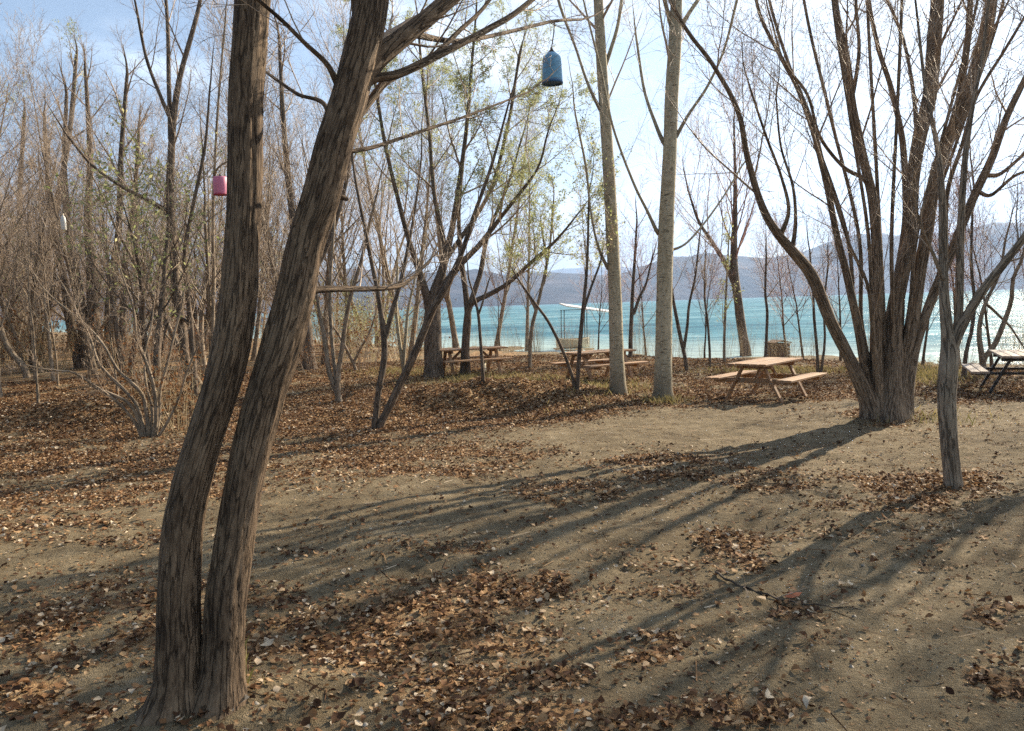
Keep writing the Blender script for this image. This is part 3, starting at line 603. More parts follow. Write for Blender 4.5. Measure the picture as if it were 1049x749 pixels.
def hero(name, label, base_px, stems, barkm, twigm, seed, kids=7, lvl_len=1.1, sides=14, n=26, ridge=0.12, tcfg=None, leafm=None, leaf=0, leafsize=.05, group=None, limb_parts=True, ws=1.0, km=1.0):
    """stems: (list of (px,py,width), depth offset at its end, kids or None, t0)"""
    b, dep = hit(*base_px)
    root = thing(name, label, 'tree', (b[0], b[1], b[2]), group)
    T = Tree(seed); c = dict(tcfg or CFG); c['leaf'] = leaf; c['wood'] = 0
    done = []
    for i, st in enumerate(stems):
        pts, dz = list(st[0]), st[1]; k = st[2] if len(st) > 2 and st[2] is not None else kids; t0 = st[3] if len(st) > 3 else 0.35
        d0 = dep; grounded = pts[0][1] > base_px[1]-8
        if not grounded and done:                              # grow out of the axis of the stem it leaves
            best = None
            for (pp_, rr_, ap) in done:
                e = np.hypot(ap[:, 0]-pts[0][0], ap[:, 1]-pts[0][1]-2); j = int(np.argmin(e))
                if rr_[j] > pts[0][2]*dep/F/2*.6 and (best is None or e[j] < best[0]): best = (e[j], ap[j], rr_[j])
            if best is not None:
                d0 = float(best[1][2]); wpx = best[2]*2*F/d0
                ax, ay = best[1][0], best[1][1]
                if math.hypot(ax-pts[0][0], ay-pts[0][1]) < max(wpx*1.2, 6): pts = [(ax, ay+1, min(pts[0][2]*1.15, wpx*.85))]+[q_ for q_ in pts[0:] if math.hypot(ax-q_[0], ay-q_[1]) > wpx*.25]
        pts = [(a_, b_, c_*(ws if b_ < base_px[1]-30 else 1)) for a_, b_, c_ in pts]
        p, r = stem(pts, d0, d0+dz, n if len(pts) > 4 else max(8, n//2), sides, 1.3)
        if grounded: p, r = plant_base(p, r)
        ax_, ay_, ad_ = to_px(p[:, 0], p[:, 1], p[:, 2]); p0_, r0_ = p, r
        if pts[-1][2] <= 4.0 and len(pts) > 2:                  # let the tip run out thin
            L_ = min(1.4, .35*float(np.sum(np.linalg.norm(np.diff(p, axis=0), axis=1)))); d_ = unit(p[-1]-p[-3]); ext = [p[-1]]
            for e_ in range(7): d_ = unit(d_+UP*.06+T.rng.normal(size=3)*.07); ext.append(ext[-1]+d_*L_/7)
            p = np.concatenate([p, ext[1:]]); r = np.concatenate([r, r[-1]*np.linspace(.85, .15, 7)])
        done.append((p0_, r0_, np.stack([ax_, ay_, ad_], 1)))
        pc = np.concatenate([p, [p[-1]+unit(p[-1]-p[-2])*r[-1]*.5]]); rc = np.concatenate([r, [r[-1]*.05]])
        w = T.wood if not limb_parts else Tubes()
        w.add(pc, rc, sides if pts[0][2] > 9 else 8)
        if limb_parts: w.obj('trunk' if i == 0 else 'limb', M[barkm], root, b, ridge, i*3)
        if k:
            L = float(np.sum(np.linalg.norm(np.diff(p, axis=0), axis=1)))
            c2 = dict(c); c2['ratio'] = [lvl_len/max(L, .1)]+c['ratio'][1:]
            T.sprout(p, r, 0, L, c2, k*km, t0)
    T.emit(root, b, barkm, twigm, leafm, leafsize, 0.0, 'branches')
    return root, T, b

HC = cfg(max=3, n=[14, 9, 6, 4, 4], sides=[12, 5, 3, 3, 3], kids=[8, 7, 5, 4], rr=[.38, .5, .5, .5], start=[.35, .15, .1, .1], ratio=[.5, .5, .5, .5], trop=[.03, .06, .05, .03, .02], rmin=.0018)
# forked tree close to the camera
forked, Tf, bf = hero('forked_tree', 'big dark forked tree with two leaning stems from one foot, closest to the camera', (203, 722), [
  ([(180, 738, 92), (182, 722, 66), (184, 695, 51), (184, 650, 46), (184, 605, 45), (187, 545, 43), (197, 495, 41), (210, 450, 38), (226, 400, 38), (238, 350, 39), (245, 300, 38), (248, 250, 37), (250, 200, 36), (252, 100, 36), (258, 0, 38), (262, -80, 34), (266, -200, 28), (262, -420, 20)], .35, 8, .62),
  ([(222, 738, 88), (223, 722, 62), (227, 690, 48), (230, 650, 44), (233, 610, 43), (242, 545, 40), (250, 495, 40), (260, 450, 41), (274, 400, 40), (290, 350, 42), (303, 300, 41), (313, 250, 39), (329, 200, 41), (342, 150, 41), (358, 100, 39), (370, 55, 38), (379, 15, 36), (388, -40, 31), (400, -130, 26), (420, -330, 18)], .5, 9, .60),
  ([(362, 95, 24), (385, 62, 21.5), (413, 38, 19.5), (440, 17, 17.5), (465, -5, 16), (510, -45, 13), (600, -130, 9)], .9, 8, .35),
  ([(368, 86, 12), (385, 80, 10), (410, 75, 9.2), (450, 56, 8.4), (500, 30, 7), (535, 8, 5.6), (590, -40, 4)], 1.0, 5, .4, .1),
  ([(362, 122, 12), (380, 102, 9), (398, 82, 8), (440, 60, 6.5), (470, 32, 5), (500, 2, 4), (530, -50, 3)], 1.2, 6, .3, .1),
  ([(345, 150, 7), (333, 108, 5), (306, 97, 4), (285, 83, 3.5), (270, 72, 3)], .5, 3, .4, .1),
  ([(348, 90, 8), (335, 66, 6), (312, 44, 5), (290, 22, 4.5), (268, 3, 4), (240, -20, 3)], -.4, 4, .3),
  ([(372, 40, 16), (366, 5, 13), (362, -40, 10), (350, -120, 7)], .3, 5, .3),
  ([(306, 297, 12), (325, 297, 8), (350, 296, 6.5), (380, 296, 5.5), (405, 294, 5), (418, 288, 4), (440, 268, 3)], .9, 5, .25, .1),
  ([(318, 228, 20), (333, 206, 12), (346, 202, 7), (356, 204, 4.5)], .1, 0, .5, .1),
  ([(330, 170, 6), (352, 158, 5), (385, 150, 4.5), (430, 135, 4), (480, 118, 3), (540, 95, 2)], 1.4, 6, .2),
  ([(420, 34, 7), (470, 42, 5), (520, 33, 4.2), (566, 22, 3.5), (596, 20, 2.5)], 3.1, 3, .45, .3)],
  'bark_fork', 'twig', 11, kids=6, lvl_len=.75, sides=64, n=230, ridge=0.085, ws=.95, tcfg=HC)
# multi-stemmed willow on the right
hero('multi_stemmed_tree', 'broad bare tree with many stems fanning from one stump, right of the wooden table', (906, 428), [
  ([(913, 436, 46), (913, 415, 34), (915, 380, 28), (917, 323, 19), (926, 273, 18), (933, 245, 17), (935, 187, 16), (942, 140, 18), (952, 100, 18), (957, 40, 18), (961, -10, 16), (965, -120, 11), (968, -260, 6)], .5, 9, .42),
  ([(893, 436, 26), (889, 410, 18), (870, 367, 16), (850, 327, 16), (830, 280, 15.5), (797, 240, 12), (781, 212, 10), (766, 163, 8), (756, 114, 6.5), (730, 66, 5.5), (703, 30, 5), (670, -30, 4)], -1.2, 9, .45),
  ([(897, 436, 24), (893, 412, 17), (887, 383, 12), (880, 340, 11), (867, 280, 10), (858, 245, 9), (847, 190, 8), (833, 133, 8), (817, 90, 6.5), (797, 53, 5.5), (777, 10, 4.5), (765, -60, 3)], -.6, 9, .4),
  ([(900, 436, 30), (898, 412, 22), (897, 370, 16), (899, 300, 15), (898, 247, 13.5), (893, 200, 12.5), (883, 157, 12), (873, 107, 11), (867, 60, 10), (857, 13, 8.5), (851, -50, 7), (846, -160, 4)], .2, 10, .42),
  ([(922, 436, 30), (922, 410, 22), (925, 380, 18), (934, 333, 18), (943, 273, 17), (948, 247, 16), (957, 187, 16), (970, 147, 16), (987, 107, 16), (1003, 60, 16), (1013, 20, 15), (1018, -20, 14), (1030, -130, 9), (1040, -240, 5)], .9, 9, .42),
  ([(924, 434, 24), (928, 398, 16), (938, 353, 13), (957, 300, 12.5), (976, 255, 12), (992, 215, 11), (1003, 190, 11), (1017, 160, 10), (1030, 123, 9), (1049, 83, 8), (1075, 30, 7), (1100, -60, 4)], .4, 9, .4),
  ([(912, 436, 26), (908, 410, 20), (905, 370, 14), (912, 320, 11), (920, 280, 10), (928, 220, 9), (926, 160, 8), (922, 130, 7.5), (912, 87, 7), (900, 50, 6), (890, 0, 5), (880, -90, 3)], 1.2, 8, .4),
  ([(905, 436, 16), (898, 390, 8), (893, 327, 5), (888, 290, 4.5), (870, 250, 4), (855, 205, 3.5)], -1.0, 6, .4),
  ([(888, 188, 7), (883, 182, 6), (863, 170, 5), (840, 140, 4.5), (827, 97, 4), (803, 63, 3), (790, 20, 2.5)], -.9, 7, .3, .1),
  ([(871, 103, 7), (875, 90, 6), (880, 50, 5), (877, 0, 4), (880, -60, 3)], -.4, 5, .3, .15),
  ([(968, 150, 10), (980, 110, 8.5), (988, 70, 8), (993, 20, 8), (997, -60, 5)], -.5, 6, .3, .4),
  ([(1010, 180, 7), (1025, 178, 5), (1049, 158, 4.5), (1080, 130, 3)], .3, 5, .3, .2),
  ([(1000, 195, 7), (1015, 200, 5), (1040, 180, 4), (1070, 170, 3)], -.5, 5, .3, .2),
  ([(955, 300, 9), (968, 262, 7), (970, 200, 6), (985, 150, 5), (1000, 100, 4.5), (1030, 50, 4), (1060, 0, 3)], -1.0, 8, .3, -.1),
  ([(800, 240, 8), (808, 215, 5), (800, 180, 4), (785, 140, 3.5), (770, 95, 3)], -.9, 6, .3, -.5),
  ([(812, 252, 7), (815, 225, 5), (812, 190, 4), (800, 150, 3), (795, 100, 2.5)], -.3, 6, .3, -.45),
  ([(940, 140, 8), (935, 90, 5), (925, 40, 4.5), (905, -10, 4)], .9, 6, .3, .3),
  *[([(905+dx, 400, 8), (905+dx*1.3+tx*.10, 330, 5.5), (908+tx*.30, 240, 5), (908+tx*.60, 120, 4.4), (908+tx*.85, 20, 4), (908+tx, -70, 3)], dz, 5, .3) for dx, tx, dz in ((-10, -95, 1.0), (-4, -62, -1.0), (2, -22, .4), (6, 18, -1.2), (10, 62, 1.2), (12, 105, -.6), (14, 135, .8), (-12, -135, .5))]],
  'bark_willow', 'twig', 23, kids=8, lvl_len=1.7, sides=26, n=60, ridge=0.08, ws=.76, km=1.2, tcfg=cfg(max=3, n=[14, 9, 7, 5, 4], sides=[12, 6, 4, 3, 3], kids=[8, 8, 6, 4], rr=[.36, .5, .5, .5], start=[.35, .15, .1, .1], ratio=[.5, .55, .5, .5], trop=[.03, .07, .06, .04, .02], rmin=.0026))
# young three-stemmed tree, right
hero('young_tree', 'slim grey-brown young tree dividing into three stems before the dark-framed table', (976, 500), [
  ([(978, 506, 21), (976, 490, 17), (972, 450, 17), (970, 400, 18), (973, 365, 19), (971, 345, 13), (967, 300, 9.5), (966, 240, 8.5), (965, 200, 7), (960, 150, 5), (948, 90, 3.5), (940, 20, 2.5)], .4, 7, .55),
  ([(977, 362, 13), (981, 335, 8.5), (983, 290, 8), (984, 240, 7.5), (988, 170, 6), (996, 110, 4.5), (1006, 60, 3.5), (1015, -20, 2.5)], .5, 6, .35),
  ([(977, 356, 13), (985, 335, 10), (1003, 303, 9), (1030, 268, 8), (1049, 243, 7), (1080, 195, 5.5), (1110, 130, 3.5)], -.5, 6, .35),
  ([(967, 290, 5), (955, 258, 3.6), (942, 228, 3), (935, 190, 2)], -.3, 4, .3)],
  'bark_grey', 'twig_grey', 31, kids=6, lvl_len=.9, sides=18, n=44, ridge=0.06, tcfg=HC, km=1.7)
# two pale poplars
PC = cfg(max=3, n=[14, 8, 6, 4, 4], sides=[12, 5, 3, 3, 3], kids=[8, 6, 5, 4], rr=[.30, .5, .5, .5], start=[.2, .15, .1, .1], ratio=[.5, .5, .5, .5], ang=[(30, 50), (25, 45), (25, 55), (25, 60)], trop=[.02, .06, .05, .04, .03], rmin=.003)
hero('poplar_tree', 'straight pale-barked poplar with the slimmer trunk, in front of the table by the lake', (633, 403), [
  ([(633, 408, 23), (633, 395, 17), (632, 370, 15), (630, 300, 13.6), (627, 240, 13), (624, 180, 12.6), (620, 120, 11.6), (616, 60, 10.8), (613, 0, 10), (610, -60, 8.5), (605, -160, 8), (600, -300, 4)], .3, 12, .34),
  ([(623, 275, 4), (612, 250, 2.5), (605, 215, 2.1), (600, 170, 2.5), (590, 120, 2)], -1, 6, .3, .1),
  ([(618, 118, 4.5), (603, 88, 2.9), (590, 50, 2.5), (572, 0, 3), (560, -60, 2)], -.9, 6, .3, .1),
  ([(617, 75, 5), (626, 50, 4), (634, 20, 3.5), (640, -30, 3)], .8, 5, .3, .2)],
  'bark_poplar', 'twig_grey', 41, kids=6, lvl_len=2.2, sides=18, n=50, ridge=0.05, tcfg=PC)
hero('poplar_tree', 'straight pale-barked poplar with the thicker trunk, left of the wooden table', (680, 408), [
  ([(679, 413, 26), (679, 400, 19.5), (680, 350, 17), (681, 280, 16.3), (683, 220, 15.6), (686, 160, 14.2), (688, 100, 14), (691, 50, 13.5), (693, 0, 12), (696, -80, 10), (700, -180, 7), (702, -300, 4)], .3, 12, .36),
  ([(675, 240, 4.6), (664, 218, 3.1), (648, 185, 2.8), (628, 130, 2.5), (615, 70, 2.5), (600, 10, 2)], -.8, 7, .3, .1),
  ([(690, 145, 4.6), (705, 118, 3.2), (725, 88, 2.8), (742, 50, 2.5), (755, 0, 3)], -.6, 6, .3, .1),
  ([(681, 148, 5), (672, 128, 4), (660, 92, 3.2), (652, 40, 2.5)], .8, 5, .3, .2),
  ([(690, 40, 6), (705, 15, 4.4), (722, -15, 3.8), (740, -80, 3)], .6, 6, .3, .2),
  ([(689, 30, 5.5), (682, 5, 4.2), (672, -40, 4), (668, -100, 3)], -.6, 6, .3, .2),
  ([(684, 258, 3), (702, 250, 2.3), (722, 228, 2.1), (742, 200, 1.8), (760, 170, 2)], .9, 6, .3, .2)],
  'bark_poplar', 'twig_grey', 43, kids=6, lvl_len=2.2, sides=18, n=50, ridge=0.05, tcfg=PC)
# leafy willows in the middle distance
WC = cfg(max=3, n=[14, 9, 8, 6, 4], sides=[12, 6, 4, 3, 3], kids=[8, 8, 7, 4], rr=[.5, .5, .5, .5], start=[.3, .15, .1, .1], ratio=[.5, .5, .55, .5], trop=[.03, .05, .02, -.03, -.05], rmin=.003, ang=[(25, 55), (25, 55), (25, 60), (25, 60)])
hero('willow_tree', 'dark thick-trunked willow still carrying yellow-green leaves, left of the farthest table', (444, 387), [
  ([(444, 391, 25), (444, 380, 20), (444, 350, 18), (443, 320, 17), (446, 300, 13), (452, 280, 8.5), (462, 240, 6.5), (470, 190, 5), (478, 130, 4), (483, 70, 3), (488, 10, 2)], 1.0, 12, .35),
  ([(441, 318, 11), (432, 285, 7), (420, 250, 5.5), (408, 205, 4.5), (395, 150, 3.8), (385, 90, 3), (380, 40, 2)], -.8, 11, .25, .1),
  ([(447, 305, 10), (468, 275, 6.5), (492, 250, 5.5), (515, 220, 4.2), (535, 195, 3.2), (552, 170, 2.4), (560, 140, 2)], -1.2, 11, .25, .2),
  ([(446, 300, 8), (455, 255, 5), (445, 200, 4.4), (440, 140, 3.6), (432, 70, 3), (428, 20, 2)], 1.6, 11, .25, .4),
  ([(443, 312, 8), (455, 270, 5), (500, 200, 4.2), (520, 130, 3.4), (530, 70, 3)], 1.8, 11, .25, .6)],
  'bark_dark', 'twig', 51, kids=9, lvl_len=2.2, sides=14, n=26, tcfg=WC, leafm='leaf_green', leaf=15, leafsize=.05)
hero('willow_tree', 'small twin-trunked willow with thin yellow-green leaves, in front of the farthest table', (477, 385), [
  ([(474, 389, 8), (475, 370, 6.5), (477, 340, 6.5), (479, 318, 6.5), (477, 300, 6), (472, 260, 5), (470, 215, 4), (475, 160, 3), (480, 110, 2)], .8, 10, .4),
  ([(479, 388, 8), (478, 360, 6), (480, 330, 6), (482, 312, 6), (503, 301, 5), (522, 289, 4.5), (545, 268, 4), (566, 250, 3), (582, 232, 2.2)], -.8, 11, .4),
  ([(480, 316, 6), (492, 280, 5), (500, 240, 4), (520, 190, 3), (535, 140, 2)], 1.4, 10, .3, .2)],
  'bark_dark', 'twig', 53, kids=8, lvl_len=1.7, sides=12, n=22, tcfg=WC, leafm='leaf_green', leaf=15, leafsize=.05)
# leaning sapling with a V of two stems, near the leaf mound
hero('sapling', 'sapling with two slim stems parting in a V from the leaf mound', (386, 440), [
  ([(383, 444, 8), (385, 425, 6.5), (388, 400, 6.5), (394, 367, 7), (393, 340, 6.5), (387, 300, 5), (380, 265, 4.2), (372, 225, 3.4), (362, 170, 2.6), (358, 110, 2)], .3, 8, .4),
  ([(386, 444, 9), (392, 430, 8), (407, 400, 8), (427, 357, 8), (442, 320, 7.5), (455, 298, 7), (472, 262, 5.5), (486, 220, 4.5), (505, 165, 3), (520, 110, 2)], -.4, 9, .4),
  ([(395, 350, 6), (401, 322, 5), (410, 290, 4.2), (417, 258, 3.4), (425, 215, 2.6), (432, 160, 2)], .5, 6, .3, .1)],
  'bark_dark', 'twig', 61, kids=7, lvl_len=1.0, sides=10, n=26, tcfg=HC)
hero('sapling', 'sapling of three thin upright stems just right of the forked tree', (348, 412), [
  ([(348, 415, 9), (345, 400, 6), (338, 385, 5.5), (333, 350, 4.5), (325, 305, 3.6), (320, 250, 2.8), (318, 190, 2)], .3, 6, .35),
  ([(347, 414, 7), (346, 390, 5.5), (350, 360, 5), (357, 313, 4.5), (370, 267, 3.6), (382, 215, 2.6)], -.4, 6, .35),
  ([(346, 398, 5), (341, 360, 4), (338, 300, 3.8), (342, 230, 3), (346, 160, 2)], .7, 6, .35)],
  'bark_grey', 'twig', 63, kids=6, lvl_len=1.0, sides=8, n=20, tcfg=HC)
hero('bare_tree', 'thick dark leaning trunk half hidden behind the forked tree', (318, 378), [
  ([(318, 381, 18), (317, 370, 13), (314, 335, 11.5), (309, 300, 9.5), (303, 250, 8), (296, 190, 6.5), (290, 120, 5), (286, 40, 3)], .5, 10, .3),
  ([(312, 318, 8), (322, 280, 6), (340, 240, 5), (356, 180, 4), (365, 110, 2.5)], 1, 9, .3, .1)],
  'bark_dark', 'twig', 65, kids=8, lvl_len=2.4, sides=12, n=22, tcfg=WC)
# the tall tree left of the forked one
hero('bare_tree', 'tall bare tree with two dark entwined trunks, just left of the forked tree', (203, 409), [
  ([(204, 413, 11), (200, 400, 9), (192, 385, 9), (187, 340, 9), (180, 290, 8.5), (177, 240, 8), (174, 213, 8), (175, 167, 7.5), (177, 127, 6.5), (184, 80, 5.5), (197, 33, 4.5), (207, -10, 3.5), (215, -90, 2)], .5, 10, .35),
  ([(201, 411, 8), (199, 388, 6.5), (196, 340, 6), (192, 300, 5), (189, 260, 4.5), (198, 210, 4), (210, 150, 3), (215, 90, 2)], -.4, 7, .35),
  ([(175, 218, 6), (168, 214, 5), (147, 203, 4.4), (120, 188, 3.6), (93, 168, 3), (70, 140, 2.4)], -.8, 7, .25, .2),
  ([(176, 150, 6), (173, 87, 4.5), (172, 33, 4), (168, -30, 3)], .7, 7, .25, .3),
  ([(177, 128, 5), (165, 100, 4), (150, 60, 3.4), (140, 10, 2.6)], -.8, 6, .25, .3),
  ([(192, 330, 4), (178, 322, 3), (170, 335, 2.5), (167, 352, 2)], -.2, 2, .5)],
  'bark_dark', 'twig', 67, kids=8, lvl_len=1.9, sides=12, n=30, tcfg=cfg(**{**HC, 'rmin': .003}))
hero('bare_tree', 'thin straight bare tree carrying the pink lantern', (219, 404), [
  ([(219, 407, 6), (218, 385, 4.5), (218, 330, 4.2), (219, 280, 4), (218, 230, 3.6), (220, 170, 3), (224, 100, 2.4), (230, 30, 2)], .3, 9, .4),
  ([(219, 182, 3.0), (222, 174, 2.2), (227, 169, 1.8), (236, 164, 1.4)], -.9, 2, .5)],
  'bark_grey', 'twig', 69, kids=8, lvl_len=1.5, sides=8, n=22, tcfg=HC)
# reddish tree by the shore
RC = cfg(max=3, n=[14, 9, 7, 5, 4], sides=[10, 5, 3, 3, 3], kids=[20, 9, 6, 4], rr=[.30, .5, .5, .5], start=[.3, .12, .1, .1], ratio=[.5, .5, .5, .5], ang=[(22, 48), (14, 35), (18, 45), (25, 60)], trop=[.02, .09, .07, .05, .03], rmin=.0045, taperlen=.2)
hero('bare_tree', 'small vase-shaped tree with upright reddish twigs, on the shore behind the wooden table', (764, 365), [
  ([(764, 369, 13), (763, 355, 10.5), (759, 330, 9.5), (755, 300, 9), (752, 280, 9), (752, 250, 7), (753, 215, 5), (753, 180, 3.4), (752, 130, 2)], .3, 26, .3),
  ([(752, 288, 7), (742, 268, 5), (728, 246, 4), (715, 225, 3), (705, 195, 2)], -.4, 14, .2)],
  'bark_dark', 'twig_red', 71, kids=20, lvl_len=3.4, sides=10, n=22, tcfg=RC)

# ------------------------------------------------------------------ thinner trees and saplings by the shore, one by one
SC_ = cfg(max=3, n=[14, 8, 6, 4, 4], sides=[8, 4, 3, 3, 3], kids=[8, 8, 6, 3], rr=[.4, .5, .5, .5], start=[.3, .15, .1, .1], ratio=[.5, .5, .5, .5], trop=[.03, .06, .05, .03, .02], rmin=.003)
def slim(label, base, stems, seed, barkm='bark_dark', twigm='twig', kids=6, L=1.5, leafm=None, leaf=0, name='sapling', group=None, ls=.07):
    return hero(name, label, base, stems, barkm, twigm, seed, kids, L, 8, 18, 0.05, SC_, leafm, leaf, ls, group)
slim('thin dark sapling with a forked tip standing in front of the farthest table', (494, 391), [([(495, 394, 4.5), (494, 375, 3.6), (492, 345, 3.2), (490, 322, 3), (486, 305, 2.2), (480, 285, 1.8)], .2, 4, .6), ([(490, 322, 2.6), (495, 308, 2), (500, 290, 1.6)], .2, 3, .3)], 101)
slim('bowed sapling with yellow-green leaves at the water edge, between the far tables', (543, 377), [([(543, 380, 4.5), (543, 360, 4), (545, 335, 4), (550, 315, 3.6), (556, 290, 3), (563, 255, 2.4), (566, 215, 1.8)], .4, 8, .4), ([(549, 318, 3), (541, 302, 2.4), (530, 285, 2)], .2, 5, .3), ([(556, 295, 2.6), (560, 270, 2.4), (555, 235, 2)], .2, 6, .3)], 102, 'bark_grey', 'twig_straw', 8, 1.2, 'leaf_green', 2.6)
slim('slanting thin sapling leaning left in front of the second table', (588, 398), [([(589, 402, 4.4), (586, 385, 3.6), (576, 358, 3.2), (562, 330, 3), (549, 312, 2.6), (537, 295, 2)], -.2, 4, .5)], 103)
slim('upright dark sapling with small leaves beside the second table', (591, 399), [([(591, 402, 5), (592, 385, 4.4), (594, 355, 4.4), (597, 320, 4), (600, 290, 3.4), (602, 255, 2.8), (603, 215, 2)], .3, 8, .4), ([(598, 318, 3), (605, 296, 2.4), (614, 272, 2)], .3, 6, .3)], 104, 'bark_dark', 'twig', 7, 1.3, 'leaf_green', .5)
slim('dark slim tree on the shore just right of the slimmer poplar', (646, 366), [([(646, 369, 5), (646, 350, 4.4), (647, 325, 4), (648, 300, 3.6), (650, 270, 3), (652, 235, 2.2)], .3, 10, .35), ([(649, 322, 3.6), (655, 305, 3), (662, 290, 2.2), (668, 265, 1.8)], .2, 7, .3)], 105, 'bark_dark', 'twig_red', 9, 1.8)
slim('crooked dark sapling at the shore right of the thicker poplar', (703, 381), [([(704, 384, 4.4), (702, 368, 4), (697, 345, 4), (692, 320, 3.6), (689, 302, 3), (686, 275, 2.4), (684, 240, 1.8)], .3, 8, .4), ([(700, 358, 3.4), (704, 335, 3), (706, 312, 2.6), (712, 285, 2.2), (716, 250, 1.8)], .2, 7, .3)], 106, 'bark_dark', 'twig', 7, 1.3)
slim('hair-thin upright sapling between the thicker poplar and the wooden table', (727, 378), [([(727, 381, 3.2), (727, 360, 2.6), (725, 330, 2.4), (722, 306, 2.2), (722, 275, 1.8)], .2, 6, .4)], 107)
slim('slim pale sapling with a few green leaves behind the wooden table', (742, 372), [([(742, 375, 3.4), (742, 350, 2.8), (743, 320, 2.6), (744, 295, 2.2), (746, 262, 1.8)], .2, 9, .2)], 108, 'bark_grey', 'twig_straw', 8, .9, 'leaf_green', 1.2)
slim('thin straight sapling on the shore left of the brown crate', (784, 369), [([(784, 372, 4), (785, 350, 3.2), (786, 320, 3), (784, 300, 2.6), (785, 262, 2)], .2, 7, .35)], 109)
slim('thin pair of dark saplings between the crate and the many-stemmed tree', (838, 385), [([(838, 388, 4), (837, 360, 3.2), (834, 325, 3), (833, 300, 2.4), (830, 265, 2)], .2, 6, .4), ([(840, 387, 3.2), (845, 350, 2.6), (844, 315, 2.2), (848, 275, 1.8)], .3, 6, .4)], 110)
slim('dark crooked sapling behind the young tree, left of the dark table', (988, 388), [([(988, 392, 6), (988, 378, 5), (990, 360, 4), (996, 335, 4), (998, 305, 3.6), (995, 270, 3), (996, 220, 2.2)], .3, 7, .4)], 111)
slim('small grey tree with a wide low V of two stems behind the dark table', (1007, 386), [([(1007, 390, 9), (1007, 378, 7), (1006, 366, 6), (1003, 345, 5), (1005, 325, 4.4), (1012, 305, 3.8), (1024, 280, 3), (1030, 245, 2.2)], .4, 7, .4), ([(1007, 368, 6), (1018, 355, 5.4), (1028, 332, 5), (1036, 308, 4.4), (1038, 285, 3.8), (1048, 262, 3), (1055, 220, 2.2)], -.3, 8, .4), ([(1011, 312, 3), (1022, 322, 2.6), (1035, 335, 2.2), (1045, 350, 1.8)], -.2, 3, .3)], 112, 'bark_grey', 'twig', 7, 1.3)
slim('leaning grey sapling at the lake left of the leaf mound', (322, 432), [([(323, 434, 3), (312, 425, 2.6), (300, 414, 2.2)], 0, 0)], 113) if False else None
slim('short pale pole-like sapling standing alone in the leaf litter on the far left', (55, 391), [([(56, 395, 4.6), (53, 375, 4), (50, 345, 3.8), (47, 322, 3.2), (46, 315, 2.6)], .2, 3, .6)], 114, 'bark_grey', 'twig_grey', 3, .6)
slim('forked pale sapling leaning right by the thick dark willow', (414, 384), [([(415, 388, 5), (412, 370, 4), (408, 340, 3.6), (406, 315, 3), (407, 280, 2.4)], .3, 6, .4), ([(413, 372, 4), (416, 340, 3.4), (418, 318, 3), (424, 290, 2.4), (430, 265, 2)], .2, 6, .3)], 115, 'bark_poplar', 'twig_straw', 6, 1.0)
slim('slanting pale sapling left of the V-shaped sapling', (365, 380), [([(366, 383, 4), (360, 368, 3.4), (352, 352, 3), (345, 340, 2.4)], .2, 3, .4), ([(362, 372, 3), (370, 356, 2.6), (378, 342, 2.2), (384, 325, 2)], .2, 4, .4)], 116, 'bark_grey', 'twig')
slim('bent dead trunk with a sunlit bare upper side, at the far left edge', (28, 387), [([(29, 390, 8), (24, 376, 7), (12, 362, 6.5), (5, 350, 6), (0, 335, 6), (-6, 310, 5), (-8, 270, 4)], .2, 4, .6)], 117, 'bark_grey', 'twig', 5, 1.2, name='bare_tree')
# multi-stemmed dark stools at the left
hero('coppiced_tree', 'cluster of thick dark leaning trunks on one stool at the left, behind the bare bush', (97, 376), [
  ([(84, 379, 14), (78, 360, 10), (72, 330, 9), (67, 295, 8), (58, 250, 6.5), (50, 200, 5), (46, 130, 3.5)], .4, 9, .4),
  ([(92, 379, 15), (88, 355, 12), (83, 320, 11), (78, 285, 9), (70, 235, 7), (66, 170, 5), (68, 100, 3.5)], -.3, 9, .4),
  ([(101, 379, 16), (98, 350, 13), (95, 315, 12), (94, 280, 10), (90, 230, 8), (92, 160, 5.5), (88, 80, 3.5)], .6, 9, .4),
  ([(112, 379, 14), (112, 355, 10), (112, 320, 9), (116, 280, 8), (122, 230, 6.5), (124, 160, 5), (130, 80, 3.5)], -.4, 9, .4),
  ([(122, 380, 12), (125, 350, 8), (127, 310, 7), (128, 270, 6), (137, 210, 4.6), (142, 140, 3.4)], .5, 8, .4)],
  'bark_dark', 'twig', 121, kids=8, lvl_len=2.6, sides=10, n=20, tcfg=WC)
hero('coppiced_tree', 'pair of dark trunks leaning apart at the left edge, wearing some green leaves', (24, 361), [
  ([(22, 364, 16), (20, 345, 13), (16, 320, 12), (8, 295, 10), (0, 262, 8), (-10, 200, 6), (-14, 120, 4)], .4, 9, .35),
  ([(30, 364, 15), (33, 340, 12), (38, 310, 11), (46, 275, 9), (52, 240, 8), (62, 190, 6), (72, 130, 5), (78, 60, 3.5)], -.4, 9, .4),
  ([(16, 364, 12), (10, 345, 9), (18, 310, 8), (24, 270, 7), (20, 210, 5), (25, 120, 3.4)], .6, 9, .35)],
  'bark_dark', 'twig', 123, kids=8, lvl_len=2.6, sides=10, n=20, tcfg=WC, leafm='leaf_green', leaf=1.6, leafsize=.11)

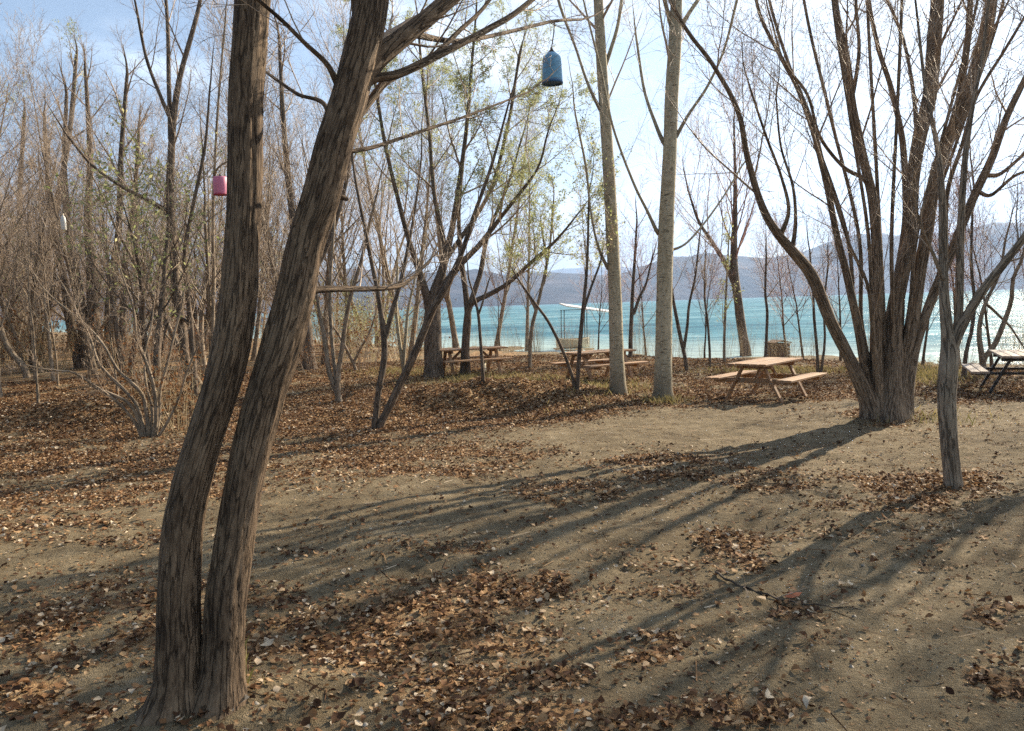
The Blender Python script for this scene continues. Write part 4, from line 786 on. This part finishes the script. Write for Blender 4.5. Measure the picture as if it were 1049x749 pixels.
# ------------------------------------------------------------------ bushes
def bush_mesh(seed, n, h, spread, r0, kids, L, curve=.12, lean=.5):
    T = Tree(seed); rng = T.rng
    c = cfg(max=2, n=[10, 6, 4], sides=[5, 3, 3], kids=[kids, 3], wob=[curve*.5, .12, .15], trop=[.03, .04, .03], ratio=[.4, .5], start=[.3, .2], rr=[.5, .5], wood=-1, rmin=.0016, tip=[.25, .4, .5])
    for i in range(n):
        a = rng.uniform(0, 6.283); q = rng.uniform(0, spread)
        d = np.array([math.cos(a)*lean*rng.uniform(.2, 1), math.sin(a)*lean*rng.uniform(.2, 1), 1])
        T.branch(np.array([q*math.cos(a), q*math.sin(a), -.05]), d, h*rng.uniform(.6, 1.15), r0*rng.uniform(.6, 1.2), 0, c)
    return T
def bush(name, label, base, seed, n, h, spread, r0, kids, L, twigm, cat='bush', group=None, lean=.5, leafm=None, nleaf=0):
    b, dep = hit(*base); root = thing(name, label, cat, tuple(b), group)
    T = bush_mesh(seed, n, h, spread, r0, kids, L, lean=lean); T.twig.obj('stems', M[twigm], root)
    if leafm:
        v = T.twig.build()[0]; rng = T.rng; k = rng.choice(len(v), nleaf)
        leaves('foliage', v[k]+rng.normal(size=(nleaf, 3))*.03, leafm, root, (0, 0, 0), .07, rng)
    return root
# the bare bush in front of the left grove is drawn stem by stem
hero('bare_bush', 'sprawling bare bush of thin crooked stems on the left, beside the tall tree', (151, 448), [
  ([(150, 452, 6), (146, 435, 4.4), (140, 415, 4), (128, 400, 3.6), (112, 385, 3.4), (100, 370, 3), (92, 345, 2.4), (80, 322, 2)], .3, 6, .3),
  ([(148, 452, 5), (142, 430, 3.6), (130, 412, 3.2), (110, 402, 3), (94, 396, 2.8), (91, 385, 2.4), (95, 362, 2)], -.4, 5, .3),
  ([(153, 452, 6), (151, 430, 4.4), (146, 405, 4), (132, 390, 3.6), (120, 378, 3.2), (105, 352, 2.6), (85, 330, 2.2), (62, 312, 1.8)], .2, 7, .3),
  ([(156, 452, 6), (160, 430, 4.4), (158, 400, 4), (150, 372, 3.6), (140, 345, 3), (137, 318, 2.4), (128, 290, 2)], -.3, 7, .35),
  ([(158, 452, 5), (163, 425, 4), (164, 400, 3.4), (172, 370, 3), (178, 345, 2.6), (186, 315, 2)], .3, 6, .35),
  ([(147, 451, 5), (138, 432, 3.4), (120, 412, 3), (98, 396, 2.6), (76, 382, 2.4), (60, 380, 2)], -.5, 5, .3),
  ([(160, 451, 4), (172, 432, 3), (183, 408, 2.6), (192, 380, 2.2), (204, 352, 1.8)], .1, 6, .3),
  ([(154, 451, 4), (156, 420, 3), (150, 395, 2.6), (148, 365, 2.2), (155, 335, 1.8)], .4, 6, .3)],
  'bark_grey', 'twig', 131, kids=6, lvl_len=.55, sides=7, n=24, tcfg=SC_)
bush('brush', 'reddish-brown dry brush between the bare bush and the tall tree', (182, 442), 141, 34, 1.25, .5, .006, 4, .3, 'twig_straw', lean=.55, leafm='leaf_brown', nleaf=500)
bush('brush', 'low tangled brush with russet leaves behind the tall tree', (150, 400), 142, 40, 2.0, 1.2, .008, 5, .3, 'twig', lean=.6, leafm='leaf_brown', nleaf=1200)
bush('brush', 'pale straw-coloured brush left of the thick dark willow at the shore', (385, 368), 143, 46, 2.6, 1.4, .009, 5, .3, 'twig_straw', lean=.45, leafm='leaf_green', nleaf=2200)
bush('brush', 'yellowish brush with green leaves at the shore, seen through the left gap', (340, 366), 144, 46, 3.4, 1.4, .01, 6, .3, 'twig_straw', lean=.5, leafm='leaf_green', nleaf=3000)
bush('brush', 'bright pale brush at the water by the right edge, behind the dark table', (1046, 371), 145, 40, 1.5, .7, .007, 5, .3, 'twig_straw', lean=.5)
bush('brush', 'straw-coloured brush by the crate at the water edge', (812, 371), 146, 26, 1.0, .5, .005, 4, .3, 'twig_straw', lean=.5)
# shrubs of thin upright shoots along the water: three models, copied
rng = np.random.RandomState(77)
GB = 'thin dry shoots along the water edge'
shoots = []
for k in range(3):
    r0 = thing('dry_shoots', 'tuft of thin dry shoots on the bank at the water edge', 'shrub', (0, 0, 0), GB)
    bush_mesh(150+k, 16+5*k, 1.9+.5*k, .5, .006, 3, .3, lean=.22).twig.obj('stems', M['twig_straw' if k != 1 else 'twig'], r0); shoots.append(r0)
first = [True]*3
spots = [(s, -rng.uniform(1.0, 4.5)) for s in np.linspace(-4, 40, 64)]
for i, (s, off) in enumerate(spots):
    # along the shoreline: start right, run to the far left
    bx, by = 14-0.62*s, 26.4+0.78*s
    x, y = bx+0.78*off+rng.normal()*.5, by+0.625*off+rng.normal()*.5
    k = i % 3; loc = (x, y, gz(x, y)); rz = rng.uniform(0, 6.28); s_ = rng.uniform(.35, .95)
    if first[k]: shoots[k].location = loc; shoots[k].rotation_euler = (0, 0, rz); shoots[k].scale = (s_,)*3; first[k] = False
    else: dup(shoots[k], loc, rz, s_)

# ------------------------------------------------------------------ the grove: a few models, copied
def proto(kind, seed):
    T = Tree(seed); rng = T.rng
    if kind == 'slender':
        c = cfg(tip=[.06,.2,.3,.4,.5], n=[16, 9, 6, 5, 4], sides=[8, 4, 3, 3, 3], kids=[32, 9, 8, 4], max=3, rr=[.38, .5, .5, .5], start=[.16, .12, .1, .1], ratio=[.34, .5, .5, .5], ang=[(22, 42), (20, 40), (20, 50), (25, 60)], trop=[.03, .08, .06, .04, .02], rmin=.005, wob=[.02, .07, .1, .12, .12], flare=.4)
        T.branch(np.array([0, 0, -.15]), UP+rng.normal(size=3)*.06, rng.uniform(11, 14), rng.uniform(.10, .15), 0, c)
    elif kind == 'spreading':
        c = cfg(tip=[.06,.2,.3,.4,.5], n=[14, 10, 7, 5, 4], sides=[8, 4, 3, 3, 3], kids=[15, 10, 8, 4], max=3, rr=[.48, .5, .5, .5], start=[.2, .15, .1, .1], ratio=[.45, .5, .5, .5], trop=[.03, .06, .04, .03, .02], rmin=.005, flare=.3, wob=[.05, .07, .1, .12, .12])
        a0 = rng.uniform(0, 6)
        for k in range(4):
            a = a0+k*1.57+rng.uniform(-.4, .4); d = np.array([math.cos(a)*.34, math.sin(a)*.34, 1])
            T.branch(np.array([.16*math.cos(a), .16*math.sin(a), -.15]), d, rng.uniform(7, 11), rng.uniform(.09, .14), 0, c)
    elif kind == 'whip':
        c = cfg(n=[12, 7, 5, 4], sides=[6, 3, 3, 3], kids=[18, 8, 4], max=2, rr=[.42, .5, .5], start=[.25, .15, .1], ratio=[.38, .5, .5], trop=[.03, .06, .05, .03], rmin=.004, wob=[.04, .08, .1, .12], flare=.3)
        T.branch(np.array([0, 0, -.1]), UP+rng.normal(size=3)*.1, rng.uniform(4.5, 6.5), rng.uniform(.03, .045), 0, c)
    elif kind == 'leafy':
        c = cfg(tip=[.06,.2,.3,.4,.5], n=[14, 10, 7, 5, 4], sides=[8, 4, 3, 3, 3], kids=[12, 9, 8, 4], max=3, rr=[.5, .5, .5, .5], start=[.25, .15, .1, .1], ratio=[.5, .5, .5, .5], trop=[.03, .05, .02, -.02, .0], rmin=.005, flare=.3, leaf=0.8)
        for k in range(2):
            a = k*3.1+rng.uniform(-.4, .4); d = np.array([math.cos(a)*.25, math.sin(a)*.25, 1])
            T.branch(np.array([.12*math.cos(a), .12*math.sin(a), -.15]), d, rng.uniform(6, 8), rng.uniform(.09, .13), 0, c)
    return T
KINDS = {'slender': ('slender upright bare tree in the dense grove behind the clearing', 'bark_grey', 'twig', 3),
         'spreading': ('spreading bare tree with several stems in the dense grove behind the clearing', 'bark_grey', 'twig', 3),
         'whip': ('thin bare young tree in the dense grove behind the clearing', 'bark_grey', 'twig_grey', 3),
         'leafy': ('tree with some yellow-green leaves left, in the dense grove behind the clearing', 'bark_dark', 'twig', 2)}
GP = {}
for k, (lab, bm, tm, cnt) in KINDS.items():
    GP[k] = []
    for j in range(cnt):
        r0 = thing('grove_tree', lab, 'tree', (0, 0, 0), k+' trees of the grove'); T = proto(k, 200+17*j+len(k))
        T.emit(r0, (0, 0, 0), bm, ['twig', 'twig_grey', 'twig'][j] if k != 'whip' else tm, 'leaf_green' if k == 'leafy' else None, .13)
        GP[k].append([r0, True])
rng = np.random.RandomState(404); placed = []
def put(kind, x, y, s, label=None, group=None):
    j = rng.randint(len(GP[kind])); r0, fresh = GP[kind][j]; loc = (x, y, gz(x, y)); rz = rng.uniform(0, 6.28)
    if fresh: r0.location = loc; r0.rotation_euler = (0, 0, rz); r0.scale = (s,)*3; GP[kind][j][1] = False; o = r0
    else: o = dup(r0, loc, rz, s)
    if label: o['label'] = label
    if group: o['group'] = group
    return o
for px, dist, k, s in ((332, 30, 'slender', 1.1), (300, 36, 'slender', 1.2), (415, 40, 'slender', 1.2), (468, 38, 'slender', 1.15), (508, 43, 'slender', 1.1), (385, 46, 'spreading', 1.2), (540, 41, 'slender', .9)):
    placed.append(((px-524)/F*dist, dist)); put(k, (px-524)/F*dist, dist, s)
RP = []
for j in range(2):
    r0 = thing('red_twigged_tree', 'small bare tree with a haze of reddish twigs on the lake shore', 'tree', (0, 0, 0), 'red-twigged trees along the shore'); T = Tree(260+j)
    T.branch(np.array([0, 0, -.1]), UP+T.rng.normal(size=3)*.08, 4.6+j*.8, .05, 0, cfg(max=3, n=[12, 9, 7, 5], sides=[7, 4, 3, 3], kids=[20, 10, 7], start=[.22, .12, .1], ang=[(22, 50), (16, 40), (20, 50)], ratio=[.5, .5, .5], rr=[.4, .5, .5], trop=[.03, .08, .06, .04], tip=[.08, .2, .3, .4], rmin=.004, flare=.3))
    T.emit(r0, (0, 0, 0), 'bark_dark', 'twig_red'); RP.append([r0, True])
for i, (px, off, s) in enumerate(((512, -1.5, .9), (612, -2.2, .85), (662, -1.2, 1.0), (722, -1.6, .8), (806, -1.4, 1.0), (824, -2.6, .85), (862, -1.2, 1.0), (946, -1.5, .9), (984, -1.0, 1.1), (1018, -1.6, 1.0), (1062, -2.0, 1.1), (1110, -1.0, 1.1), (1180, -2.0, 1.0))):
    dd = np.linspace(15, 70, 600); xx = (px-524)/F*dd; sh_ = shore(xx, dd); k = int(np.argmin(np.abs(sh_-off))); x, y = float(xx[k]), float(dd[k])
    r0, fresh = RP[i % 2]; loc = (x, y, gz(x, y)); rz = rng.uniform(0, 6.28)
    if fresh: r0.location = loc; r0.rotation_euler = (0, 0, rz); r0.scale = (s,)*3; RP[i % 2][1] = False
    else: dup(r0, loc, rz, s)
tries = 0
while len(placed) < 118 and tries < 9000:
    tries += 1
    px = rng.uniform(-330, 440); dist = 18+60*rng.uniform()**1.25
    if px > 225: dist = max(dist, 32)
    x = (px-524)/F*dist; y = dist
    if shore(x, y) > -2.5: continue
    if any((x-a)**2+(y-b_)**2 < (1.3+.02*dist)**2 for a, b_ in placed): continue
    placed.append((x, y))
    kind = rng.choice(['slender', 'spreading', 'whip', 'leafy'], p=[.36, .28, .26, .10])
    if px > 250: kind = rng.choice(['slender', 'spreading', 'leafy'], p=[.4, .3, .3])
    put(kind, x, y, rng.uniform(.75, 1.1)*(.85 if dist < 24 else 1))
# bare trees beyond the right edge of the picture: they throw the shadows that cross the lower right
for i, (k, x, y, s) in enumerate((('slender', 7.3, 9.0, .7), ('whip', 6.2, 6.9, 1.0), ('spreading', 8.6, 6.2, .9), ('slender', 6.6, 2.2, .8), ('spreading', 14.5, 12.0, 1.0), ('slender', 11.2, 7.2, .9), ('slender', 16, 19, .9), ('spreading', -12.5, 6.5, .9), ('slender', -10, 3.0, .9))):
    put(k, x, y, s, 'bare tree just beyond the edge of the view, casting shadow into the clearing', 'bare trees around the clearing')
# low brush filling the grove floor
GBR = 'low brush on the floor of the grove'
br = []
for k in range(3):
    r0 = thing('low_brush', 'low tangled brown brush on the floor of the grove', 'bush', (0, 0, 0), GBR)
    T = bush_mesh(170+k, 34, 1.7+.3*k, .9, .009, 5, .3, lean=.7); T.twig.obj('stems', M[['twig', 'twig_straw', 'twig_straw'][k]], r0); vv = T.twig.build()[0]; leaves('foliage', vv[T.rng.choice(len(vv), 420)], 'leaf_brown', r0, (0, 0, 0), .09, T.rng); br.append([r0, True])
cnt = 0
while cnt < 75:
    px = rng.uniform(-250, 420); dist = 24+45*rng.uniform(); x = (px-524)/F*dist; y = dist
    if shore(x, y) > -2: continue
    k = rng.randint(3); loc = (x, y, gz(x, y)); s = rng.uniform(.6, 1.3)*(1+max(0, dist-35)/50); rz = rng.uniform(0, 6.28)
    if br[k][1]: br[k][0].location = loc; br[k][0].rotation_euler = (0, 0, rz); br[k][0].scale = (s,)*3; br[k][1] = False
    else: dup(br[k][0], loc, rz, s)
    cnt += 1
for kk in GP:
    for r0, fresh in GP[kk]:
        if fresh:
            for ch in list(r0.children): bpy.data.objects.remove(ch)
            bpy.data.objects.remove(r0)

# ------------------------------------------------------------------ picnic tables
class Boxes:
    def __init__(s): s.v = []; s.f = []
    def bar(s, a, b, w, h, up=(0, 0, 1), bev=0.006):
        """box from a to b, w across, h along 'up', with chamfered long edges"""
        a = np.array(a, float); b = np.array(b, float); d = unit(b-a); upv = np.array(up, float); upv = unit(upv-d*np.dot(upv, d)); sd = np.cross(d, upv)
        c = bev; prof = [(-w/2+c, -h/2), (w/2-c, -h/2), (w/2, -h/2+c), (w/2, h/2-c), (w/2-c, h/2), (-w/2+c, h/2), (-w/2, h/2-c), (-w/2, -h/2+c)]
        o = len(s.v)
        for e in (a, b):
            for (p, q_) in prof: s.v.append(e+sd*p+upv*q_)
        for i in range(8): s.f.append((o+i, o+(i+1) % 8, o+8+(i+1) % 8, o+8+i))
        s.f.append(tuple(o+i for i in range(7, -1, -1))); s.f.append(tuple(o+8+i for i in range(8)))
    def obj(s, name, material, parent, base=(0, 0, 0)): return link_mesh(name, np.array(s.v), s.f, material, parent, base, None, False)
def picnic_table(label, base, rz, top, legm, L=1.5, dark=False, zoff=0, seed=1):
    b, _ = hit(*base); rg = np.random.RandomState(seed)
    r0 = thing('picnic_table', label, 'picnic table', (b[0], b[1], b[2]+zoff), 'picnic tables by the lake'); r0.rotation_euler = (0, 0, rz)
    t_ = Boxes()
    for k in range(5): y = -.32+.16*k; e = rg.uniform(-.02, .02, 2); t_.bar((-L/2+e[0], y, .735+rg.uniform(-.003, .003)), (L/2+e[1], y, .735), .148, .042)
    t_.obj('tabletop', M[top], r0)
    for s in (-1, 1):
        be = Boxes()
        for k in range(2): e = rg.uniform(-.03, .03, 2); be.bar((-L/2+e[0], s*(.66+.16*k), .445), (L/2+e[1], s*(.66+.16*k), .445+rg.uniform(-.006, .006)), .148, .042)
        be.obj('bench', M[top], r0)
    w, h = (.05, .05) if dark else (.095, .045)
    for sx in (-1, 1):
        x = sx*(L/2-.30)
        for s in (-1, 1):
            l_ = Boxes(); l_.bar((x, s*.20, .708), (x, s*.60, -.06), h, w, (1, 0, 0)); l_.obj('leg', M[legm], r0)
        be = Boxes(); be.bar((x-sx*.048, -.86, .40), (x-sx*.048, .86, .40), h, w); be.obj('bench_bearer', M[legm], r0)
        tb = Boxes(); tb.bar((x-sx*.050, -.36, .672), (x-sx*.050, .36, .672), h, .075); tb.obj('top_bearer', M[legm], r0)
        if not dark: br_ = Boxes(); br_.bar((x-sx*.08, 0, .40), (x-sx*.42, 0, .70), .07, .04, (0, 1, 0)); br_.obj('brace', M[legm], r0)
    return r0
picnic_table('sunlit brown wooden picnic table between the thicker poplar and the many-stemmed tree', (785, 408), R(48), 'wood', 'wood', 1.75, seed=1)
picnic_table('brown wooden picnic table partly hidden by the slimmer poplar', (614, 389.5), R(30), 'wood', 'wood', 1.85, seed=2)
picnic_table('farthest brown wooden picnic table, behind the small twin-trunked willow', (483, 383), R(20), 'wood', 'wood', 2.0, seed=3)
picnic_table('picnic table with pale boards on a thin dark metal frame at the right edge', (1043, 401), R(66), 'wood_grey', 'steel', 1.8, True, seed=4)
picnic_table('brown picnic table almost hidden behind the thick leaning trunk in the left distance', (326, 374), R(8), 'wood', 'wood', 1.7, seed=5)

# ------------------------------------------------------------------ hanging lanterns and bottle
def lathe(name, prof, material, parent, k=14, cap=(False, False)):
    v = []; f = []
    for (r_, z) in prof:
        for i in range(k): a = 2*math.pi*i/k; v.append((r_*math.cos(a), r_*math.sin(a), z))
    for j in range(len(prof)-1):
        for i in range(k): f.append((j*k+i, j*k+(i+1) % k, (j+1)*k+(i+1) % k, (j+1)*k+i))
    if cap[0]: f.append(tuple(range(k-1, -1, -1)))
    if cap[1]: f.append(tuple((len(prof)-1)*k+i for i in range(k)))
    return link_mesh(name, np.array(v), f, material, parent)
def lantern(name, label, cat, p, h, r_, body, dark, cord_top, k=14, flat=False):
    r0 = thing(name, label, cat, tuple(p))
    if flat: lathe('body', [(r_*.97, .05*h), (r_, .12*h), (r_*.99, .5*h), (r_*.97, .90*h), (r_*.90, .97*h), (r_*.3, 1.0*h), (.006, h*1.005)], M[body], r0, k, (False, True))
    else: lathe('body', [(r_*.97, .06*h), (r_*1.0, .10*h), (r_*.96, .45*h), (r_*.90, .80*h), (r_*.85, .86*h), (r_*.42, .99*h), (.012, h*1.01)], M[body], r0, k, (False, True))
    lathe('rim', [(r_*.86, .02*h), (r_*.90, 0.0), (r_*1.04, 0.0), (r_*1.05, .035*h), (r_*1.02, .075*h), (r_*.99, .09*h)], M[dark], r0, k)
    lathe('floor', [(r_*.87, .03*h), (r_*.3, .02*h), (.001, .015*h)], M[dark], r0, k)
    lathe('cap', [(r_*.26, .985*h), (r_*.26, 1.05*h), (r_*.12, 1.10*h), (.006, 1.16*h)], M['cord'], r0, 10)
    c = Tubes(); q = np.array(cord_top)-np.array(p); st = np.array([0, 0, 1.15*h])
    c.add(np.array([st, st*.5+q*.5+np.array([.004, 0, 0]), q]), [.005, .005, .005], 5); c.obj('cord', M['cord'], r0)
    return r0
pb = P(566, 86, 6.2)
lantern('hanging_lantern', 'blue can-shaped lantern hanging on a cord high in the bare branches', 'lantern', pb, 34*6.2/F*.92, 11*6.2/F*.95, 'lantern_blue', 'lantern_blue_dark', P(568, 22.5, 6.25))
pp = P(226.5, 200, 11.5)
lantern('hanging_lantern', 'small pink lantern hanging beside the left stem of the forked tree', 'lantern', pp, 20*11.5/F*.95, 7.2*11.5/F, 'lantern_pink', 'lantern_pink_dark', P(226, 169, 11.6), 16, True)
pw = P(65.5, 236, 19.5)
r0 = thing('hanging_bottle', 'white plastic bottle hanging among the bare trees at the left', 'bottle', tuple(pw))
s_ = 19.5/F
lathe('body', [(.001, 0), (2.2*s_, .2*s_), (2.6*s_, 1*s_), (2.6*s_, 10*s_), (2.2*s_, 13*s_), (1.0*s_, 15*s_)], M['white'], r0, 12)
lathe('neck', [(.9*s_, 14.6*s_), (.9*s_, 17*s_), (.001, 17.1*s_)], M['cream'], r0, 10)
c = Tubes(); c.add([(0, 0, 17*s_), (.01, 0, 24*s_), (0, 0, 40*s_)], [.006]*3, 4); c.obj('cord', M['cord'], r0)

# ------------------------------------------------------------------ boats, crate, branches on the ground
def hull(L, Wd, Hh, k=9):
    v = []; f = []
    for i in range(k):
        t_ = i/(k-1); x = (t_-.5)*L; w = Wd/2*(1-.85*max(0, (t_-.55)/.45)**2)*(0.9+.1*math.sin(t_*3)); sh_ = .12*Hh*(2*t_-1)**2
        for (a, z) in ((-1, Hh+sh_), (-.82, .35*Hh), (-.4, 0), (.4, 0), (.82, .35*Hh), (1, Hh+sh_), (.9, Hh+sh_+.02), (.78, .42*Hh), (.4, .12*Hh), (-.4, .12*Hh), (-.78, .42*Hh), (-.9, Hh+sh_+.02)):
            v.append((x, a*w, z))
    for i in range(k-1):
        for j in range(12): f.append((i*12+j, i*12+(j+1) % 12, (i+1)*12+(j+1) % 12, (i+1)*12+j))
    f.append(tuple(range(11, -1, -1))); f.append(tuple((k-1)*12+j for j in range(12)))
    return v, f
d_ = P(596, 356, 1)-CAM; bp = CAM+d_*((CAMZ-ZW)/-d_[2])
r0 = thing('canopy_boat', 'cream flat boat with thin dark posts and a slanted white canopy', 'boat', (bp[0], bp[1], ZW)); r0.rotation_euler = (0, 0, R(12))
v, f = hull(1.7, 1.0, .58); link_mesh('hull', np.array(v)+np.array([-.45, 0, -.12]), f, M['cream'], r0, smooth=False)
for (x, y) in ((-1.05, -.38), (-1.0, .38), (.2, -.36), (.28, .3)):
    c = Tubes(); c.add([(x, y, .2), (x, y, 1.2), (x+.02, y, 2.02)], [.024]*3, 6); c.obj('post', M['steel'], r0)
bx = Boxes(); bx.bar((-1.0, 0, 2.30), (2.0, 0, 1.80), 1.5, .06, (0, -.10, 1)); bx.obj('canopy', M['white'], r0)
bx = Boxes(); bx.bar((-1.05, -.38, 2.02), (.6, -.38, 2.02), .03, .03); bx.bar((-1.05, .38, 2.02), (.6, .38, 2.02), .03, .03); bx.obj('rail', M['steel'], r0)
d_ = P(268, 333, 1)-CAM; bp = CAM+d_*((CAMZ-ZW)/-d_[2])
r0 = thing('cabin_boat', 'small white-roofed boat on the lake, seen between the stems of the forked tree', 'boat', (bp[0], bp[1], ZW)); r0.rotation_euler = (0, 0, R(200))
v, f = hull(5.0, 1.8, .8); link_mesh('hull', np.array(v)+np.array([0, 0, -.15]), f, M['white'], r0, smooth=False)
bx = Boxes(); bx.bar((-1.4, 0, .95), (.9, 0, .95), 1.25, .8, bev=.05); bx.obj('cabin', M['lantern_blue'], r0)
bx = Boxes(); bx.bar((-1.9, 0, 1.42), (1.3, 0, 1.42), 1.6, .12, bev=.03); bx.obj('roof', M['white'], r0)
# brown crate by the water
b, dp = hit(797, 368)
r0 = thing('crate', 'brown plank crate with a low slanted lid at the water edge', 'crate', tuple(b)); r0.rotation_euler = (0, 0, R(12))
wd = 17*dp/F; bx = Boxes()
for k in range(4):
    z = .09+.15*k
    for s in (-1, 1): bx.bar((-wd/2, s*.3, z), (wd/2, s*.3, z), .03, .135); bx.bar((s*(wd/2-.016), -.284, z), (s*(wd/2-.016), .284, z), .03, .135)
bx.obj('plank_sides', M['brown_wood'], r0)
for s in (-1, 1):
    bx = Boxes(); bx.bar((s*.0, -.36, .70), (s*(wd/2+.05), -.36, .63), .02, .02); bx = Boxes()
    for k in range(5): y = -.30+.15*k; bx.bar((s*.004, y, .72), (s*(wd/2+.05), y, .635), .142, .03)
    bx.obj('lid', M['brown_wood'], r0)
# fallen branches
def fallen(label, base, pts, r_, bm, kids, seed):
    b, dp = hit(*base); T = Tree(seed); q = []
    for (px, py, up) in pts:
        h_, _ = hit(px, py); q.append((h_[0], h_[1], h_[2]+up))
    root = thing('fallen_branch', label, 'branch', tuple(b)); p, rr = resample(np.array(q), np.linspace(r_, r_*.35, len(q)), 26)
    p[:, 2] += 0.006*np.sin(np.arange(26)*1.7)
    tb = Tubes(); tb.add(p, rr, 7); tb.obj('stem', M[bm], root, b, .15)
    if kids:
        c2 = cfg(max=2, n=[8, 6, 4], sides=[4, 4, 3], kids=[3, 3], trop=[0, -.03, -.03], wob=[.1, .12, .12], ratio=[.3, .5], rmin=.002, wood=-1); T.sprout(p, rr, 0, 1.0, c2, kids, .2); v = T.twig.build()
        tw = T.twig.obj('twigs', M['twig'], root, b)
fallen('long dark twig lying on the open soil with a clump of leaves at its end', (790, 608), [(733, 588, .01), (752, 600, .015), (775, 608, .012), (798, 617, .02), (820, 622, .02), (850, 624, .015), (885, 626, .01)], .008, 'bark_dark', 5, 301)
fallen('pale bent dead branch lying beside the farthest table', (506, 383), [(497, 383, .02), (497, 379, .22), (502, 381, .40), (508, 383, .48), (515, 383, .42)], .05, 'bark_poplar', 2, 302)
fallen('short stick lying in the leaves on the lower right soil', (690, 648), [(640, 655, .01), (660, 650, .012), (690, 646, .01)], .006, 'bark_grey', 0, 303)
# one orange-red leaf by the twig
b, _ = hit(812, 616)
lv = np.array([[-.035, 0, .01], [-.012, .024, .02], [.02, .020, .022], [.042, 0, .03], [.02, -.02, .02], [-.012, -.024, .014], [0, 0, .028]])*1.25+b+np.array([0, 0, .012])
o = link_mesh('orange_leaf', lv, [(0, 5, 6), (5, 4, 6), (4, 3, 6), (3, 2, 6), (2, 1, 6), (1, 0, 6)], flat_mat('orange_leaf', (0.42, 0.11, 0.03), .5, .2, 20), None, b, None, False)
tag(o, 'single orange-red leaf lying by the end of the dark twig', 'leaf')
